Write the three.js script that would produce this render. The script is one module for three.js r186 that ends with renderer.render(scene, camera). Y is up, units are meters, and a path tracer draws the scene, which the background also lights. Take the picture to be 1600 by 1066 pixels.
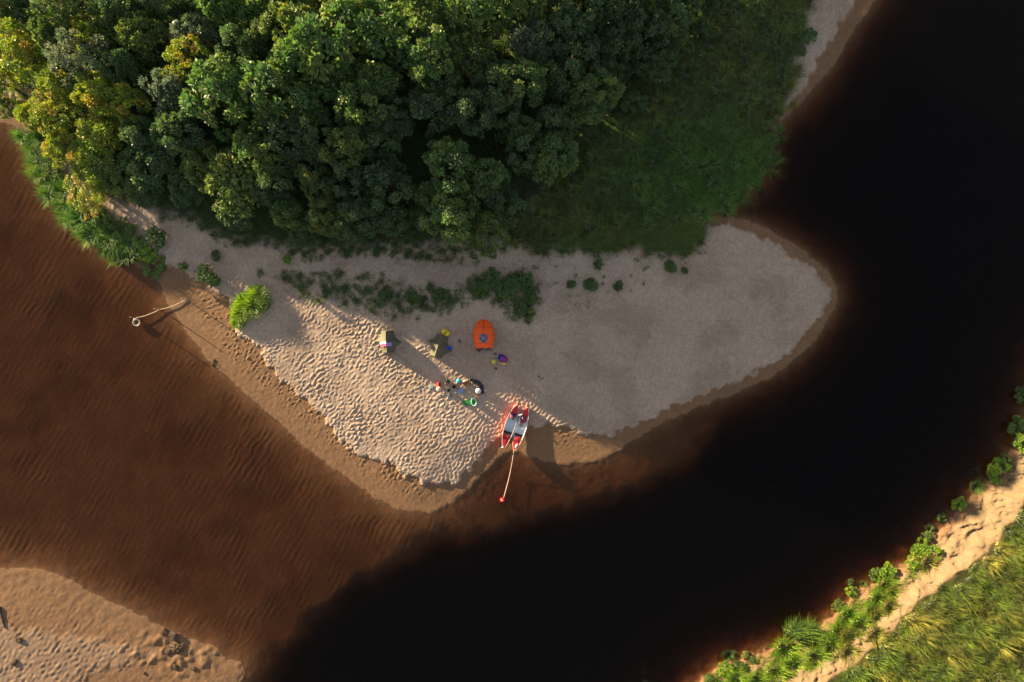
import * as THREE from 'three';
import { mergeGeometries } from 'three/addons/utils/BufferGeometryUtils.js';
import { MarchingCubes } from 'three/addons/objects/MarchingCubes.js';
import { RoundedBoxGeometry } from 'three/addons/geometries/RoundedBoxGeometry.js';
import { createNoise2D, createNoise3D } from 'simplex-noise';

// ------------------------------------------------------------------ camera, sky, sun, exposure
const scene = new THREE.Scene();
const CAM_H = 75, SCALE = 14.5;                        // metres above the river; photo pixels per metre at water level
const camera = new THREE.PerspectiveCamera(2 * Math.atan(533 / SCALE / CAM_H) * 180 / Math.PI, 1600 / 1066, 1, 4000);
camera.position.set(0, CAM_H, 0);
camera.up.set(0, 0, -1);
camera.lookAt(0, 0, 0);

const renderer = new THREE.WebGLRenderer({ antialias: true });
renderer.toneMapping = THREE.LinearToneMapping;
renderer.toneMappingExposure = 4.2;
renderer.shadowMap.enabled = true;

const ELEV = 9 * Math.PI / 180;
const SUN = new THREE.Vector3(-0.827 * Math.cos(ELEV), Math.sin(ELEV), -0.562 * Math.cos(ELEV)).normalize();
{
  const W = 256, H = 128, d = new Float32Array(W * H * 4);
  for (let r = 0; r < H; r++) {
    const up = ((r + 0.5) / H - 0.5) * Math.PI, y = Math.sin(up);
    for (let c = 0; c < W; c++) {
      const a = ((c + 0.5) / W - 0.5) * 2 * Math.PI, x = Math.cos(a) * Math.cos(up), z = Math.sin(a) * Math.cos(up);
      const cs = x * SUN.x + y * SUN.y + z * SUN.z;
      const t = Math.pow(Math.max(0, y), 0.5);
      const glow = Math.pow(Math.max(0, cs), 6) * 0.35 * (1 - t * 0.6);
      const o = (r * W + c) * 4;
      d[o] = 0.196 * (1 - t) + 0.064 * t + glow * 1.0;
      d[o + 1] = 0.193 * (1 - t) + 0.073 * t + glow * 0.72;
      d[o + 2] = 0.194 * (1 - t) + 0.094 * t + glow * 0.42;
      d[o + 3] = 1;
    }
  }
  const sky = new THREE.DataTexture(d, W, H, THREE.RGBAFormat, THREE.FloatType);
  sky.mapping = THREE.EquirectangularReflectionMapping;
  sky.magFilter = sky.minFilter = THREE.LinearFilter; sky.needsUpdate = true;
  scene.background = sky; scene.environment = sky;
}
const sun = new THREE.DirectionalLight(new THREE.Color().setRGB(1.0, 0.735, 0.44), 5);
sun.position.copy(SUN).multiplyScalar(300);
sun.castShadow = true;
Object.assign(sun.shadow.camera, { left: -90, right: 90, top: 60, bottom: -60, near: 50, far: 600 });
sun.shadow.mapSize.set(4096, 4096);
scene.add(sun, sun.target);

// ------------------------------------------------------------------ helpers
function rngOf(seed) { let s = seed >>> 0; return () => { s = (s + 0x6d2b79f5) | 0; let t = Math.imul(s ^ (s >>> 15), 1 | s); t = (t + Math.imul(t ^ (t >>> 7), 61 | t)) ^ t; return ((t ^ (t >>> 14)) >>> 0) / 4294967296; }; }
const R0 = rngOf(7);
const n2 = createNoise2D(rngOf(11)), n2b = createNoise2D(rngOf(12)), n3 = createNoise3D(rngOf(13));
const sm = (a, b, x) => { const t = Math.min(1, Math.max(0, (x - a) / (b - a))); return t * t * (3 - 2 * t); };
const mix = (a, b, t) => a + (b - a) * t;
const fbm = (x, y, o = 4) => { let v = 0, a = 0.5; for (let i = 0; i < o; i++) { v += a * n2(x, y); x = x * 2.03 + 17.1; y = y * 2.03 - 9.7; a *= 0.5; } return v; };
/** photo pixel of a point that stands h metres above the river -> its place on the plan (metres) */
const P = (px, py, h = 0) => { const k = (CAM_H - h) / CAM_H / SCALE; return [(px - 800) * k, (py - 533) * k]; };
const plan = (list, h = 0) => list.map(([a, b]) => P(a, b, h));
function makeSD(poly) {                                  // signed distance, positive inside
  const n = poly.length, ax = new Float64Array(n), az = new Float64Array(n), ex = new Float64Array(n), ez = new Float64Array(n), il = new Float64Array(n);
  for (let i = 0; i < n; i++) { const a = poly[i], b = poly[(i + 1) % n]; ax[i] = a[0]; az[i] = a[1]; ex[i] = b[0] - a[0]; ez[i] = b[1] - a[1]; il[i] = 1 / (ex[i] ** 2 + ez[i] ** 2 + 1e-9); }
  return (x, z) => {
    let best = 1e18, inside = false;
    for (let i = 0; i < n; i++) {
      const dx = x - ax[i], dz = z - az[i];
      let t = (dx * ex[i] + dz * ez[i]) * il[i]; t = t < 0 ? 0 : t > 1 ? 1 : t;
      const qx = dx - t * ex[i], qz = dz - t * ez[i], q = qx * qx + qz * qz;
      if (q < best) best = q;
      const za = az[i], zb = za + ez[i];
      if ((za > z) !== (zb > z) && x < ax[i] + ex[i] * (z - za) / ez[i]) inside = !inside;
    }
    return inside ? Math.sqrt(best) : -Math.sqrt(best);
  };
}
const smoothPoly = (list, n = 2) => {                    // Chaikin
  for (let k = 0; k < n; k++) { const o = []; for (let i = 0; i < list.length; i++) { const a = list[i], b = list[(i + 1) % list.length]; o.push([a[0] * 0.75 + b[0] * 0.25, a[1] * 0.75 + b[1] * 0.25], [a[0] * 0.25 + b[0] * 0.75, a[1] * 0.25 + b[1] * 0.75]); } list = o; }
  return list;
};
const taken = {};
function numbered(name) { const k = taken[name] = (taken[name] ?? -1) + 1; return k ? `${name}_${String(k).padStart(3, '0')}` : name; }
function tag(o, label, category, group, kind) { o.userData = { ...(label ? { label } : {}), ...(category ? { category } : {}), ...(group ? { group } : {}), ...(kind ? { kind } : {}) }; return o; }
function thing(name, [x, y, z], turn, label, category, group) { const o = new THREE.Group(); o.name = numbered(name); o.position.set(x, y, z); o.rotation.y = turn; scene.add(o); return tag(o, label, category, group); }
function part(name, geo, mat, parent) { const m = new THREE.Mesh(geo, mat); m.name = parent ? name : numbered(name); m.castShadow = m.receiveShadow = true; (parent ?? scene).add(m); return m; }
const lin = (r, g, b) => new THREE.Color().setRGB(r, g, b);
const M = (r, g, b, rough = 0.8, more = {}) => new THREE.MeshPhysicalMaterial({ color: lin(r, g, b), roughness: rough, side: THREE.DoubleSide, ...more });
const ORD = ['', 'second ', 'third ', 'fourth ', 'fifth ', 'sixth ', 'seventh ', 'eighth ', 'ninth ', 'tenth ', 'eleventh ', 'twelfth ', 'thirteenth ', 'fourteenth ', 'fifteenth ', 'sixteenth '];

// ------------------------------------------------------------------ the lie of the land
const isleP = smoothPoly(plan([[-900, -300], [-400, 40], [-200, 130], [-60, 172], [0, 190], [42, 203], [56, 240], [78, 295], [120, 345], [165, 383], [212, 415], [243, 432], [252, 452], [270, 490], [300, 530], [340, 577], [385, 617], [430, 657], [470, 692], [520, 732], [560, 760], [598, 786], [636, 801], [680, 801], [706, 786], [730, 765], [756, 738], [778, 714], [800, 702], [832, 714], [868, 727], [908, 724], [950, 714], [985, 690], [1060, 648], [1150, 615], [1235, 574], [1296, 503], [1315, 455], [1290, 418], [1212, 362], [1150, 338], [1120, 334], [1165, 312], [1200, 265], [1206, 215], [1230, 182], [1285, 128], [1325, 62], [1372, -6], [1440, -90], [1600, -330], [1800, -900], [-900, -900]]), 2);
const dryP = plan([[-900, -300], [-200, 110], [-60, 150], [0, 165], [40, 185], [70, 230], [95, 285], [135, 335], [180, 372], [225, 402], [252, 408], [290, 428], [325, 446], [362, 470], [372, 520], [408, 548], [420, 572], [462, 612], [502, 646], [532, 690], [562, 710], [602, 722], [640, 746], [682, 758], [710, 757], [742, 728], [765, 700], [790, 678], [822, 672], [855, 664], [892, 672], [940, 686], [1000, 663], [1060, 632], [1150, 599], [1230, 556], [1286, 490], [1301, 455], [1270, 418], [1200, 375], [1130, 350], [1098, 352], [1110, 335], [1150, 305], [1185, 262], [1195, 218], [1225, 178], [1262, 128], [1298, 62], [1345, -6], [1410, -90], [1560, -330], [1760, -900], [-900, -900]]);
const forestP = plan([[-600, -900], [-200, -60], [-40, 60], [10, 130], [70, 200], [140, 290], [190, 320], [300, 345], [350, 370], [440, 385], [560, 388], [660, 380], [800, 370], [860, 290], [930, 190], [980, 100], [1080, -20], [1250, -300], [1500, -900]]);
const meadowP = plan([[800, 372], [860, 290], [930, 190], [980, 100], [1080, -20], [1250, -300], [1500, -330], [1330, -80], [1262, 0], [1240, 60], [1232, 120], [1222, 170], [1205, 215], [1205, 262], [1165, 306], [1098, 340], [1020, 352], [950, 378], [890, 386], [830, 388]]);
const bankP = smoothPoly(plan([[1680, 480], [1625, 590], [1598, 660], [1572, 728], [1525, 772], [1490, 808], [1452, 848], [1415, 882], [1385, 905], [1338, 925], [1308, 956], [1278, 985], [1236, 1003], [1190, 1020], [1128, 1040], [1092, 1066], [1040, 1120], [900, 1300], [900, 1800], [2600, 1800], [2600, 480]]), 1);
const LIP = 2.7;
const topP = smoothPoly(plan([[1760, 600], [1690, 690], [1640, 750], [1598, 802], [1560, 856], [1520, 892], [1472, 922], [1432, 955], [1402, 990], [1350, 1030], [1335, 1050], [1290, 1075], [1200, 1120], [1000, 1300], [1000, 1800], [2600, 1800], [2600, 600]], LIP), 1);
const barP = smoothPoly(plan([[-900, 860], [-60, 884], [0, 888], [62, 890], [102, 902], [150, 930], [205, 955], [262, 984], [312, 1004], [336, 1008], [347, 1030], [382, 1032], [380, 1066], [350, 1130], [250, 1300], [-100, 1800], [-900, 1800]]), 1);
const barDryP = plan([[-900, 960], [-40, 975], [60, 985], [150, 1000], [235, 1020], [150, 1050], [80, 1080], [0, 1200], [-900, 1400]]);
const shoalP = plan([[-900, -100], [-100, 120], [60, 210], [250, 430], [600, 700], [700, 770], [706, 800], [688, 838], [610, 898], [540, 950], [470, 1005], [412, 1058], [385, 1110], [260, 1300], [-900, 1300]]);
const apronP = plan([[690, 805], [760, 742], [800, 700], [880, 725], [960, 712], [1050, 668], [1110, 668], [1080, 730], [1000, 765], [930, 790], [860, 812], [780, 838], [720, 850]]), apron = makeSD(apronP);
const isle = makeSD(isleP), dry = makeSD(dryP), forest = makeSD(forestP), meadow = makeSD(meadowP), bank = makeSD(bankP), top = makeSD(topP), bar = makeSD(barP), barDry = makeSD(barDryP), shoal = makeSD(shoalP);

// wind- and foot-worked ripples: many crossing waves of nearly one length give short, forking ridges
function waves(seed, len, spread, mean, count, lenVar) {
  const r = rngOf(seed), g = () => (r() + r() + r() - 1.5) / 0.87, out = [];
  for (let i = 0; i < count; i++) { const a = mean + g() * spread, k = 2 * Math.PI / (len * (1 + g() * lenVar)); out.push([Math.cos(a) * k, Math.sin(a) * k, r() * 6.283]); }
  const n = Math.sqrt(2 / count);
  return (x, z) => { let s = 0; for (let i = 0; i < count; i++) { const w = out[i]; s += Math.cos(w[0] * x + w[1] * z + w[2]); } return s * n; };
}
const ripA0 = waves(3, 0.42, 0.78, 0.95, 36, 0.22), ripB = waves(4, 0.43, 1.2, 0.6, 28, 0.2), ripA = (x, z) => ripA0(x + 0.13 * n2(x * 1.2, z * 1.2), z + 0.13 * n2b(x * 1.2, z * 1.2)), bedRip = waves(5, 0.62, 0.26, 0.55, 16, 0.2);

function land(x, z) {
  // returns [height, zone weights...]
  const wob = 0.26 * n2(x * 0.45, z * 0.45) + 0.17 * n2(x * 1.0, z * 1.0) + 0.09 * n2(x * 2.7, z * 2.7);
  const di = isle(x, z) + wob * 0.6, db = bank(x, z) + wob, dl = bar(x, z) + wob * 0.7;
  const dd = dry(x, z) + wob * 1.3, fo = forest(x, z), me = meadow(x, z);
  let h, wet = 0, soil = 0, cliff = 0, field = 0, under = 0, dryness = 0;
  if (di > 0) {
    h = 0.30 * sm(0, 5.5, di) * (1 - 0.35 * sm(-2, 2, x)) + 0.14 * sm(-0.12, 0.3, dd) + 0.25 * sm(1, 14, dd) + 0.02 * sm(0, 0.25, di);
    const sandy = sm(-0.15, 0.35, dd) * (1 - sm(-0.5, 1.5, Math.max(fo, me)));
    const left = 1 - sm(-5, 4, x + 0.5 * z);
    const worked = (0.75 + 0.5 * n2b(x * 0.12, z * 0.12));
    if (sandy > 0) {
      const mw = sm(-0.5, 0.5, n2(x * 0.22 + 50, z * 0.22)), a = Math.min(1.9, (Math.exp(0.85 * mix(ripA(x, z), ripA(x * 0.86 + 7, z * 0.86), mw)) - 1) / 1.35), b = Math.tanh(1.1 * ripB(x, z));
      h += sandy * (mix(0.032 * b, 0.035 * a * Math.min(1.15, worked) * (0.6 + 0.4 * sm(0, 1.6, dd + 1.2 * n2b(x * 0.6, z * 0.6))), left) + 0.05 * fbm(x * 0.22, z * 0.22, 4));
      const f = n2(x * 1.9 + 40, z * 1.9); if (f > 0.72) h -= sandy * 0.05 * (f - 0.72) / 0.28;
    }
    const smooth = 1 - sm(-0.1, 0.3, dd);
    const grit = sm(0.8, 3.5, di) * smooth;
    h += smooth * 0.012 * fbm(x * 1.3, z * 1.3, 3);
    h += grit * 0.034 * Math.max(0, n2(x * 2.1, z * 2.1) + 0.25) * (n2b(x * 0.5, z * 0.5) > -0.2 ? 1 : 0.3) * ripB(x * 0.9, z * 0.9);
    h += 0.95 * sm(-1, 12, fo) + 0.35 * sm(-0.5, 6, me);
    h += 0.12 * Math.max(sm(-1, 2, fo), sm(-1, 2, me)) * fbm(x * 0.4, z * 0.4, 4);
    wet = smooth; dryness = 1 - smooth;
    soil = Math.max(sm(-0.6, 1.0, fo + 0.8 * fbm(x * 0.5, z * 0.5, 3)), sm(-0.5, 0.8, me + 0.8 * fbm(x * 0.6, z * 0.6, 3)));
  } else if (db > 0) {
    const dt = top(x, z) + 0.6 + 0.35 * n2(x * 0.35 + 5, z * 0.35) + 0.15 * n2(x * 1.4, z * 1.4);
    if (dt > 0) { h = LIP + 0.1 * fbm(x * 0.4, z * 0.4) + 0.4 * sm(0, 12, dt); field = sm(0.05, 0.5, dt); cliff = 1 - field; }
    else {
      const t = db / (db - dt);
      const al = x * 0.75 - z * 0.66, pe = x * 0.66 + z * 0.75, ledge = 0.35 + 0.8 * fbm(pe * 0.9 + 0.5 * n2(al * 0.3, pe * 0.3), al * 0.28 + 7, 4);
      h = mix(0.05, LIP - 0.12, 0.8 * t + 0.2 * sm(0.6, 1.0, t));
      h += (0.50 * (ledge - 0.35) + 0.20 * fbm(x * 1.1, z * 1.1, 4) + 0.09 * n2b(x * 2.6, z * 2.6) + 0.06 * Math.abs(n2b(x * 4.0, z * 4.0))) * sm(0, 0.3, t) * (1 - sm(0.9, 1, t)) ;
      h = Math.max(h, 0.03); cliff = 1; wet = 1 - sm(0.05, 0.30, t);
    }
  } else if (dl > 0) {
    h = 0.05 * sm(0, 0.5, dl) + 0.17 * sm(0.3, 5, dl);
    const bd = barDry(x, z) + wob * 2;
    h += 0.03 * fbm(x * 0.7, z * 0.7, 3) + 0.022 * ripB(x * 0.8, z * 0.8) * sm(0.6, 2.5, dl) * (0.35 + 0.65 * sm(-1, 0.4, bd)) * sm(-0.4, 0.5, n2(x * 0.9, z * 0.9) + 0.2);
    h += 0.05 * sm(-0.3, 0.5, bd); wet = 1 - 0.36 * sm(-0.8, 0.8, bd + 0.8 * fbm(x * 0.4, z * 0.4, 3)); dryness = 1 - wet;
    const [lx, lz] = P(285, 1008); const ld = Math.hypot(x - lx, (z - lz) * 1.3);            // slumped scallops at the bar's end
    h += 0.16 * Math.max(0, n2(x * 0.75 + 3, z * 0.75)) * (1 - sm(2.5, 6.5, ld)) * sm(0.1, 0.8, dl);
    h = Math.max(h, 0.012);
  } else {
    under = 1;
    const d = -Math.max(di, db, dl), s = sm(-3.2, 2.2, shoal(x, z) + 1.3 * fbm(x * 0.15, z * 0.15, 4));
    const streak = sm(0.0, 0.9, n2(x * 0.045 + z * 0.06 + 3.3, z * 0.03 - x * 0.03) + 0.35 * fbm(x * 0.2, z * 0.2, 3));
    let sh = 0.195 * (1 - Math.exp(-d / 1.9)) + 0.035 * sm(0, 8, d) + 0.06 * streak * sm(1, 5, d) + 0.04 * fbm(x * 0.2, z * 0.2, 3);
    sh = Math.max(0.02, sh) - 0.008 * bedRip(x + 0.12 * n2(x * 0.5, z * 0.5), z + 0.12 * n2b(x * 0.5, z * 0.5)) * (0.7 + 0.45 * n2(x * 0.16, z * 0.16)) * sm(0.3, 2, d);
    const dp = 0.02 + 3.6 * Math.pow(1 - Math.exp(-d / 7), 1.25) + 0.25 * fbm(x * 0.25, z * 0.25, 3) * sm(0.5, 4, d);
    const ap = sm(-3.2, 1.6, apron(x, z) + 0.8 * fbm(x * 0.3 + 2, z * 0.3, 3)), as = 0.02 + 0.34 * (1 - Math.exp(-d / 3.2)) + 0.10 * Math.max(0, fbm(x * 0.35, z * 0.35, 3)) * sm(0, 2, d);
    h = -mix(mix(Math.max(0.02, dp), as, ap), sh, s);
    if (d < 0.25) h *= d / 0.25;
    wet = 1;
  }
  return [h, wet, soil, cliff, field, under, dryness, di, dd, fo, me];
}
const groundY = (x, z) => land(x, z)[0];
const on = (px, py, lift = 0) => { let [x, z] = P(px, py, 0.5), h = groundY(x, z); [x, z] = P(px, py, h); return [x, groundY(x, z) + lift, z]; };

function axis(a, b, fine, coarse, ranges, far) {         // grid lines: fine inside ranges, coarse elsewhere, growing to the horizon
  const out = []; let x = a;
  while (x < b) { out.push(x); x += ranges.find(([p, q]) => x >= p && x < q)?.[2] ?? coarse; }
  let s = coarse, l = a, r = out[out.length - 1]; const lo = [], hi = [];
  while (l > -far) { s *= 1.35; l -= s; lo.unshift(l); r += s; hi.push(r); }
  return [...lo, ...out, ...hi];
}
{
  const xs = axis(-58, 58, 0, 0.3, [[-58, -31, 0.18], [-31, 4, 0.078], [4, 24, 0.15], [24, 58, 0.17]], 1600), zs = axis(-40, 39, 0, 0.36, [[-13, -5, 0.15], [-5, 16.5, 0.078], [16.5, 39, 0.16]], 1600), nx = xs.length, nz = zs.length;
  const pos = new Float32Array(nx * nz * 3), col = new Float32Array(nx * nz * 3), uv = new Float32Array(nx * nz * 2), idx = new Uint32Array((nx - 1) * (nz - 1) * 6);
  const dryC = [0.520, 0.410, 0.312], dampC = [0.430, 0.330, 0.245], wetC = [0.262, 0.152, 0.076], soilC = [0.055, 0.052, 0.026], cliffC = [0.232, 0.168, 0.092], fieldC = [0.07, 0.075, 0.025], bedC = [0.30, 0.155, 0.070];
  for (let j = 0, k = 0; j < nz; j++) for (let i = 0; i < nx; i++, k++) {
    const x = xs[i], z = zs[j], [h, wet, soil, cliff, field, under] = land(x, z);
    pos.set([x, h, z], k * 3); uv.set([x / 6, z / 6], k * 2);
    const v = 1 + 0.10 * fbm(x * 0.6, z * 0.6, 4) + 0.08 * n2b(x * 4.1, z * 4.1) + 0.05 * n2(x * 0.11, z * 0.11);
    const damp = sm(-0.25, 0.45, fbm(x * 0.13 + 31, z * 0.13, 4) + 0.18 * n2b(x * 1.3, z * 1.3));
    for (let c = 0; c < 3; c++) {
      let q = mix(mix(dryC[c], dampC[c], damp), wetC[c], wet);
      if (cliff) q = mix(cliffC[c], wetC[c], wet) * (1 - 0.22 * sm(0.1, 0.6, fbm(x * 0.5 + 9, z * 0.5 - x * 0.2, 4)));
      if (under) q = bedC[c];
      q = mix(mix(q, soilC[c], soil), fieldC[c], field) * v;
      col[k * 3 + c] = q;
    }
  }
  for (let j = 0, k = 0; j < nz - 1; j++) for (let i = 0; i < nx - 1; i++) { const a = j * nx + i; idx.set([a, a + nx, a + 1, a + 1, a + nx, a + nx + 1], k); k += 6; }
  const g = new THREE.BufferGeometry();
  g.setAttribute('position', new THREE.BufferAttribute(pos, 3)); g.setAttribute('color', new THREE.BufferAttribute(col, 3)); g.setAttribute('uv', new THREE.BufferAttribute(uv, 2));
  g.setIndex(new THREE.BufferAttribute(idx, 1)); g.computeVertexNormals();
  // sand grain: speckle and faint blotches, 6 m to the tile
  const N = 1024, t = new Uint8Array(N * N * 4), r = rngOf(21);
  for (let i = 0; i < N * N; i++) { const u = i % N / N * 6.2832, w = Math.floor(i / N) / N * 6.2832; const b = n3(Math.cos(u) * 3 + 5, Math.sin(u) * 3 + Math.cos(w) * 3, Math.sin(w) * 3); const s = 226 + 14 * b + (r() - 0.5) * 46; t[i * 4] = t[i * 4 + 1] = t[i * 4 + 2] = Math.max(120, Math.min(255, s)); t[i * 4 + 3] = 255; }
  const tex = new THREE.DataTexture(t, N, N); tex.wrapS = tex.wrapT = THREE.RepeatWrapping; tex.magFilter = THREE.LinearFilter; tex.minFilter = THREE.LinearMipmapLinearFilter; tex.generateMipmaps = true; tex.colorSpace = THREE.SRGBColorSpace; tex.needsUpdate = true;
  const m = new THREE.MeshStandardMaterial({ vertexColors: true, map: tex, bumpMap: tex, bumpScale: 0.012, roughness: 0.92 });
  tag(part('ground', g, m), 'pale rippled sand spit with forest floor and eroded far bank', null, null, 'structure');
}

// ------------------------------------------------------------------ the river: a body of tea-brown water that swallows light with depth
{
  const N = 512, t = new Uint8Array(N * N * 4), w = [];
  const r = rngOf(31);
  for (let i = 0; i < 60; i++) { const a = 0.55 + (r() - 0.5) * 1.3, f = 10 + r() * 44; w.push([Math.round(Math.cos(a) * f), Math.round(Math.sin(a) * f), r() * 6.283, 1 / Math.sqrt(f)]); }
  const v = new Float32Array(N * N); let lo = 1e9, hi = -1e9;
  for (let j = 0; j < N; j++) for (let i = 0; i < N; i++) { let s = 0; for (const q of w) s += q[3] * Math.sin((q[0] * i + q[1] * j) / N * 6.28318 + q[2]); v[j * N + i] = s; lo = Math.min(lo, s); hi = Math.max(hi, s); }
  for (let i = 0; i < N * N; i++) { const q = (v[i] - lo) / (hi - lo) * 255; t.set([q, q, q, 255], i * 4); }
  const tex = new THREE.DataTexture(t, N, N); tex.wrapS = tex.wrapT = THREE.RepeatWrapping; tex.magFilter = THREE.LinearFilter; tex.needsUpdate = true;
  const g = new THREE.BoxGeometry(420, 7, 420); g.translate(0, -3.5, 0);
  const p = g.attributes.position, uv = g.attributes.uv; for (let i = 0; i < p.count; i++) uv.setXY(i, p.getX(i) / 14, p.getZ(i) / 14);
  const m = new THREE.MeshPhysicalMaterial({ color: lin(0.004, 0.003, 0.002), roughness: 0.06, ior: 1.42, transparent: true, opacity: 0.28, thickness: 1, attenuationColor: lin(0.40, 0.285, 0.19), attenuationDistance: 1.0, bumpMap: tex, bumpScale: 0.035 });
  tag(part('water', g, m), 'tea-brown river water, black where it is deep', null, null, 'structure');
}
// ------------------------------------------------------------------ foliage
class Leaves {                                            // a cloud of small diamond leaves, two triangles each
  constructor() { this.p = []; this.c = []; this.i = []; }
  leaf(x, y, z, dx, dy, dz, nx, ny, nz, len, wid, col) {
    let sx = dy * nz - dz * ny, sy = dz * nx - dx * nz, sz = dx * ny - dy * nx; const l = Math.hypot(sx, sy, sz) || 1; sx *= wid / l; sy *= wid / l; sz *= wid / l;
    const mx = x + dx * len * 0.45, my = y + dy * len * 0.45, mz = z + dz * len * 0.45, k = this.p.length / 3;
    this.p.push(x, y, z, mx + sx, my + sy, mz + sz, x + dx * len, y + dy * len, z + dz * len, mx - sx, my - sy, mz - sz);
    for (let q = 0; q < 4; q++) this.c.push(col[0], col[1], col[2]);
    this.i.push(k, k + 1, k + 2, k, k + 2, k + 3);
  }
  blade(x, y, z, dx, dz, h, lean, wid, col, tipc = col) {     // a bent grass blade, three triangles
    const k = this.p.length / 3, sx = -dz * wid, sz = dx * wid;
    this.p.push(x - sx, y, z - sz, x + sx, y, z + sz, x + dx * lean * 0.38 - sx * 0.8, y + h * 0.62, z + dz * lean * 0.38 - sz * 0.8, x + dx * lean * 0.38 + sx * 0.8, y + h * 0.62, z + dz * lean * 0.38 + sz * 0.8, x + dx * lean, y + h, z + dz * lean);
    for (let q = 0; q < 5; q++) { const c = q > 1 ? tipc : col; this.c.push(c[0], c[1], c[2]); }
    this.i.push(k, k + 1, k + 2, k + 1, k + 3, k + 2, k + 2, k + 3, k + 4);
  }
  geometry() {
    const g = new THREE.BufferGeometry();
    g.setAttribute('position', new THREE.Float32BufferAttribute(this.p, 3)); g.setAttribute('color', new THREE.Float32BufferAttribute(this.c, 3)); g.setIndex(this.i); g.computeVertexNormals();
    return g;
  }
}
const leafMat = new THREE.MeshPhysicalMaterial({ vertexColors: true, roughness: 1, transmission: 0.35, thickness: 0, clearcoat: 0.5, clearcoatRoughness: 0.36, side: THREE.DoubleSide });
const grassMat = new THREE.MeshPhysicalMaterial({ vertexColors: true, roughness: 1, transmission: 0.35, thickness: 0, side: THREE.DoubleSide });
const barkMat = M(0.11, 0.085, 0.06, 0.95), stemMat = M(0.10, 0.085, 0.045, 0.95);
const unit = (r) => { const u = r() * 2 - 1, a = r() * 6.2832, s = Math.sqrt(1 - u * u); return [s * Math.cos(a), u, s * Math.sin(a)]; };
const norm3 = (v) => { const l = Math.hypot(...v) || 1; return [v[0] / l, v[1] / l, v[2] / l]; };
const tint = (c, k, hue = 0) => [c[0] * k * (1 + hue), c[1] * k, c[2] * k * (1 - hue * 0.5)];

/** crown of about `R` metres radius centred on the origin, made of sprays of leaves set on forking boughs */
function crown(seed, R, flat, clumps, perClump, leafLen, leafWid, palette, loose = 1) {
  const r = rngOf(seed), L = new Leaves(), cs = [];
  const lob = Array.from({ length: 3 + Math.floor(r() * 4) }, () => [unit(r), 0.5 + r() * 1.1]);
  for (let k = 0; k < clumps; k++) {
    let u = unit(r); if (u[1] < -0.2 && r() < 0.45) u[1] = -u[1];
    u = norm3(u);
    let bulge = 0.60; for (const [d, w] of lob) bulge += 0.40 * w * Math.max(0, u[0] * d[0] + u[1] * d[1] + u[2] * d[2]) ** 3;
    const rad = R * Math.min(1.2, bulge) * (0.45 + 0.57 * Math.pow(r(), 0.55));
    cs.push([u[0] * rad, u[1] * rad * flat, u[2] * rad, R * (0.08 + 0.17 * r() * r() + 0.04 * r()), u]);
  }
  for (const [cx, cy, cz, cr, u] of cs) {
    const base = palette[Math.floor(r() * palette.length)], k0 = 0.82 + 0.36 * r(), hue = (r() - 0.5) * 0.24;
    const n = Math.round(perClump * (0.45 + 0.55 * r()) * (0.4 + cr / (0.18 * R) * 0.75));
    for (let q = 0; q < n; q++) {
      const d = unit(r), e = norm3([d[0] + u[0] * 0.7, d[1] + 0.35 + u[1] * 0.5, d[2] + u[2] * 0.7]), s = cr * (0.35 + 0.75 * Math.sqrt(r())) * loose;
      const dir = norm3([e[0] + (r() - 0.5) * 1.2, e[1] * 0.5 + (r() - 0.6) * 0.9, e[2] + (r() - 0.5) * 1.2]);
      const nn = norm3([e[0] * 0.8 + (r() - 0.5) * 1.5, 0.45 + (r() - 0.5) * 1.1, e[2] * 0.8 + (r() - 0.5) * 1.5]);
      const sz = 0.6 + 0.8 * r();
      L.leaf(cx + e[0] * s, cy + e[1] * s * 0.85, cz + e[2] * s, ...dir, ...nn, leafLen * sz, leafWid * sz, tint(base, k0 * (0.85 + 0.3 * r()), hue));
    }
  }
  return { geo: L.geometry(), tips: cs };
}
function limb(a, b, ra, rb, bend, r, seg = 5) {
  const m = new THREE.Vector3().addVectors(a, b).multiplyScalar(0.5).add(new THREE.Vector3((r() - 0.5) * bend, (r() - 0.2) * bend * 0.5, (r() - 0.5) * bend));
  const g = new THREE.TubeGeometry(new THREE.QuadraticBezierCurve3(a, m, b), seg, 1, 6), p = g.attributes.position, n = g.attributes.normal;
  for (let i = 0; i < p.count; i++) { const t = Math.floor(i / 7) / seg, k = mix(ra, rb, t) - 1; p.setXYZ(i, p.getX(i) + n.getX(i) * k, p.getY(i) + n.getY(i) * k, p.getZ(i) + n.getZ(i) * k); }
  return g;
}
function trunkOf(seed, R, height, flat, tips) {            // tapering trunk with limbs that reach into the crown; origin at the crown's centre
  const r = rngOf(seed), gs = [], V = (x, y, z) => new THREE.Vector3(x, y, z), low = -height;
  gs.push(limb(V(0, low - 0.3, 0), V((r() - 0.5) * 0.5, R * flat * 0.15, (r() - 0.5) * 0.5), 0.17 + R * 0.035, 0.07, 0.5, r, 8));
  for (let k = 0; k < 9 && k < tips.length; k++) { const t = tips[Math.floor(r() * tips.length)]; gs.push(limb(V(0, mix(low * 0.55, R * flat * 0.05, r()), 0), V(t[0] * 0.92, t[1] * 0.92, t[2] * 0.92), 0.07, 0.02, 0.8, r)); }
  return mergeGeometries(gs);
}
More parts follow.
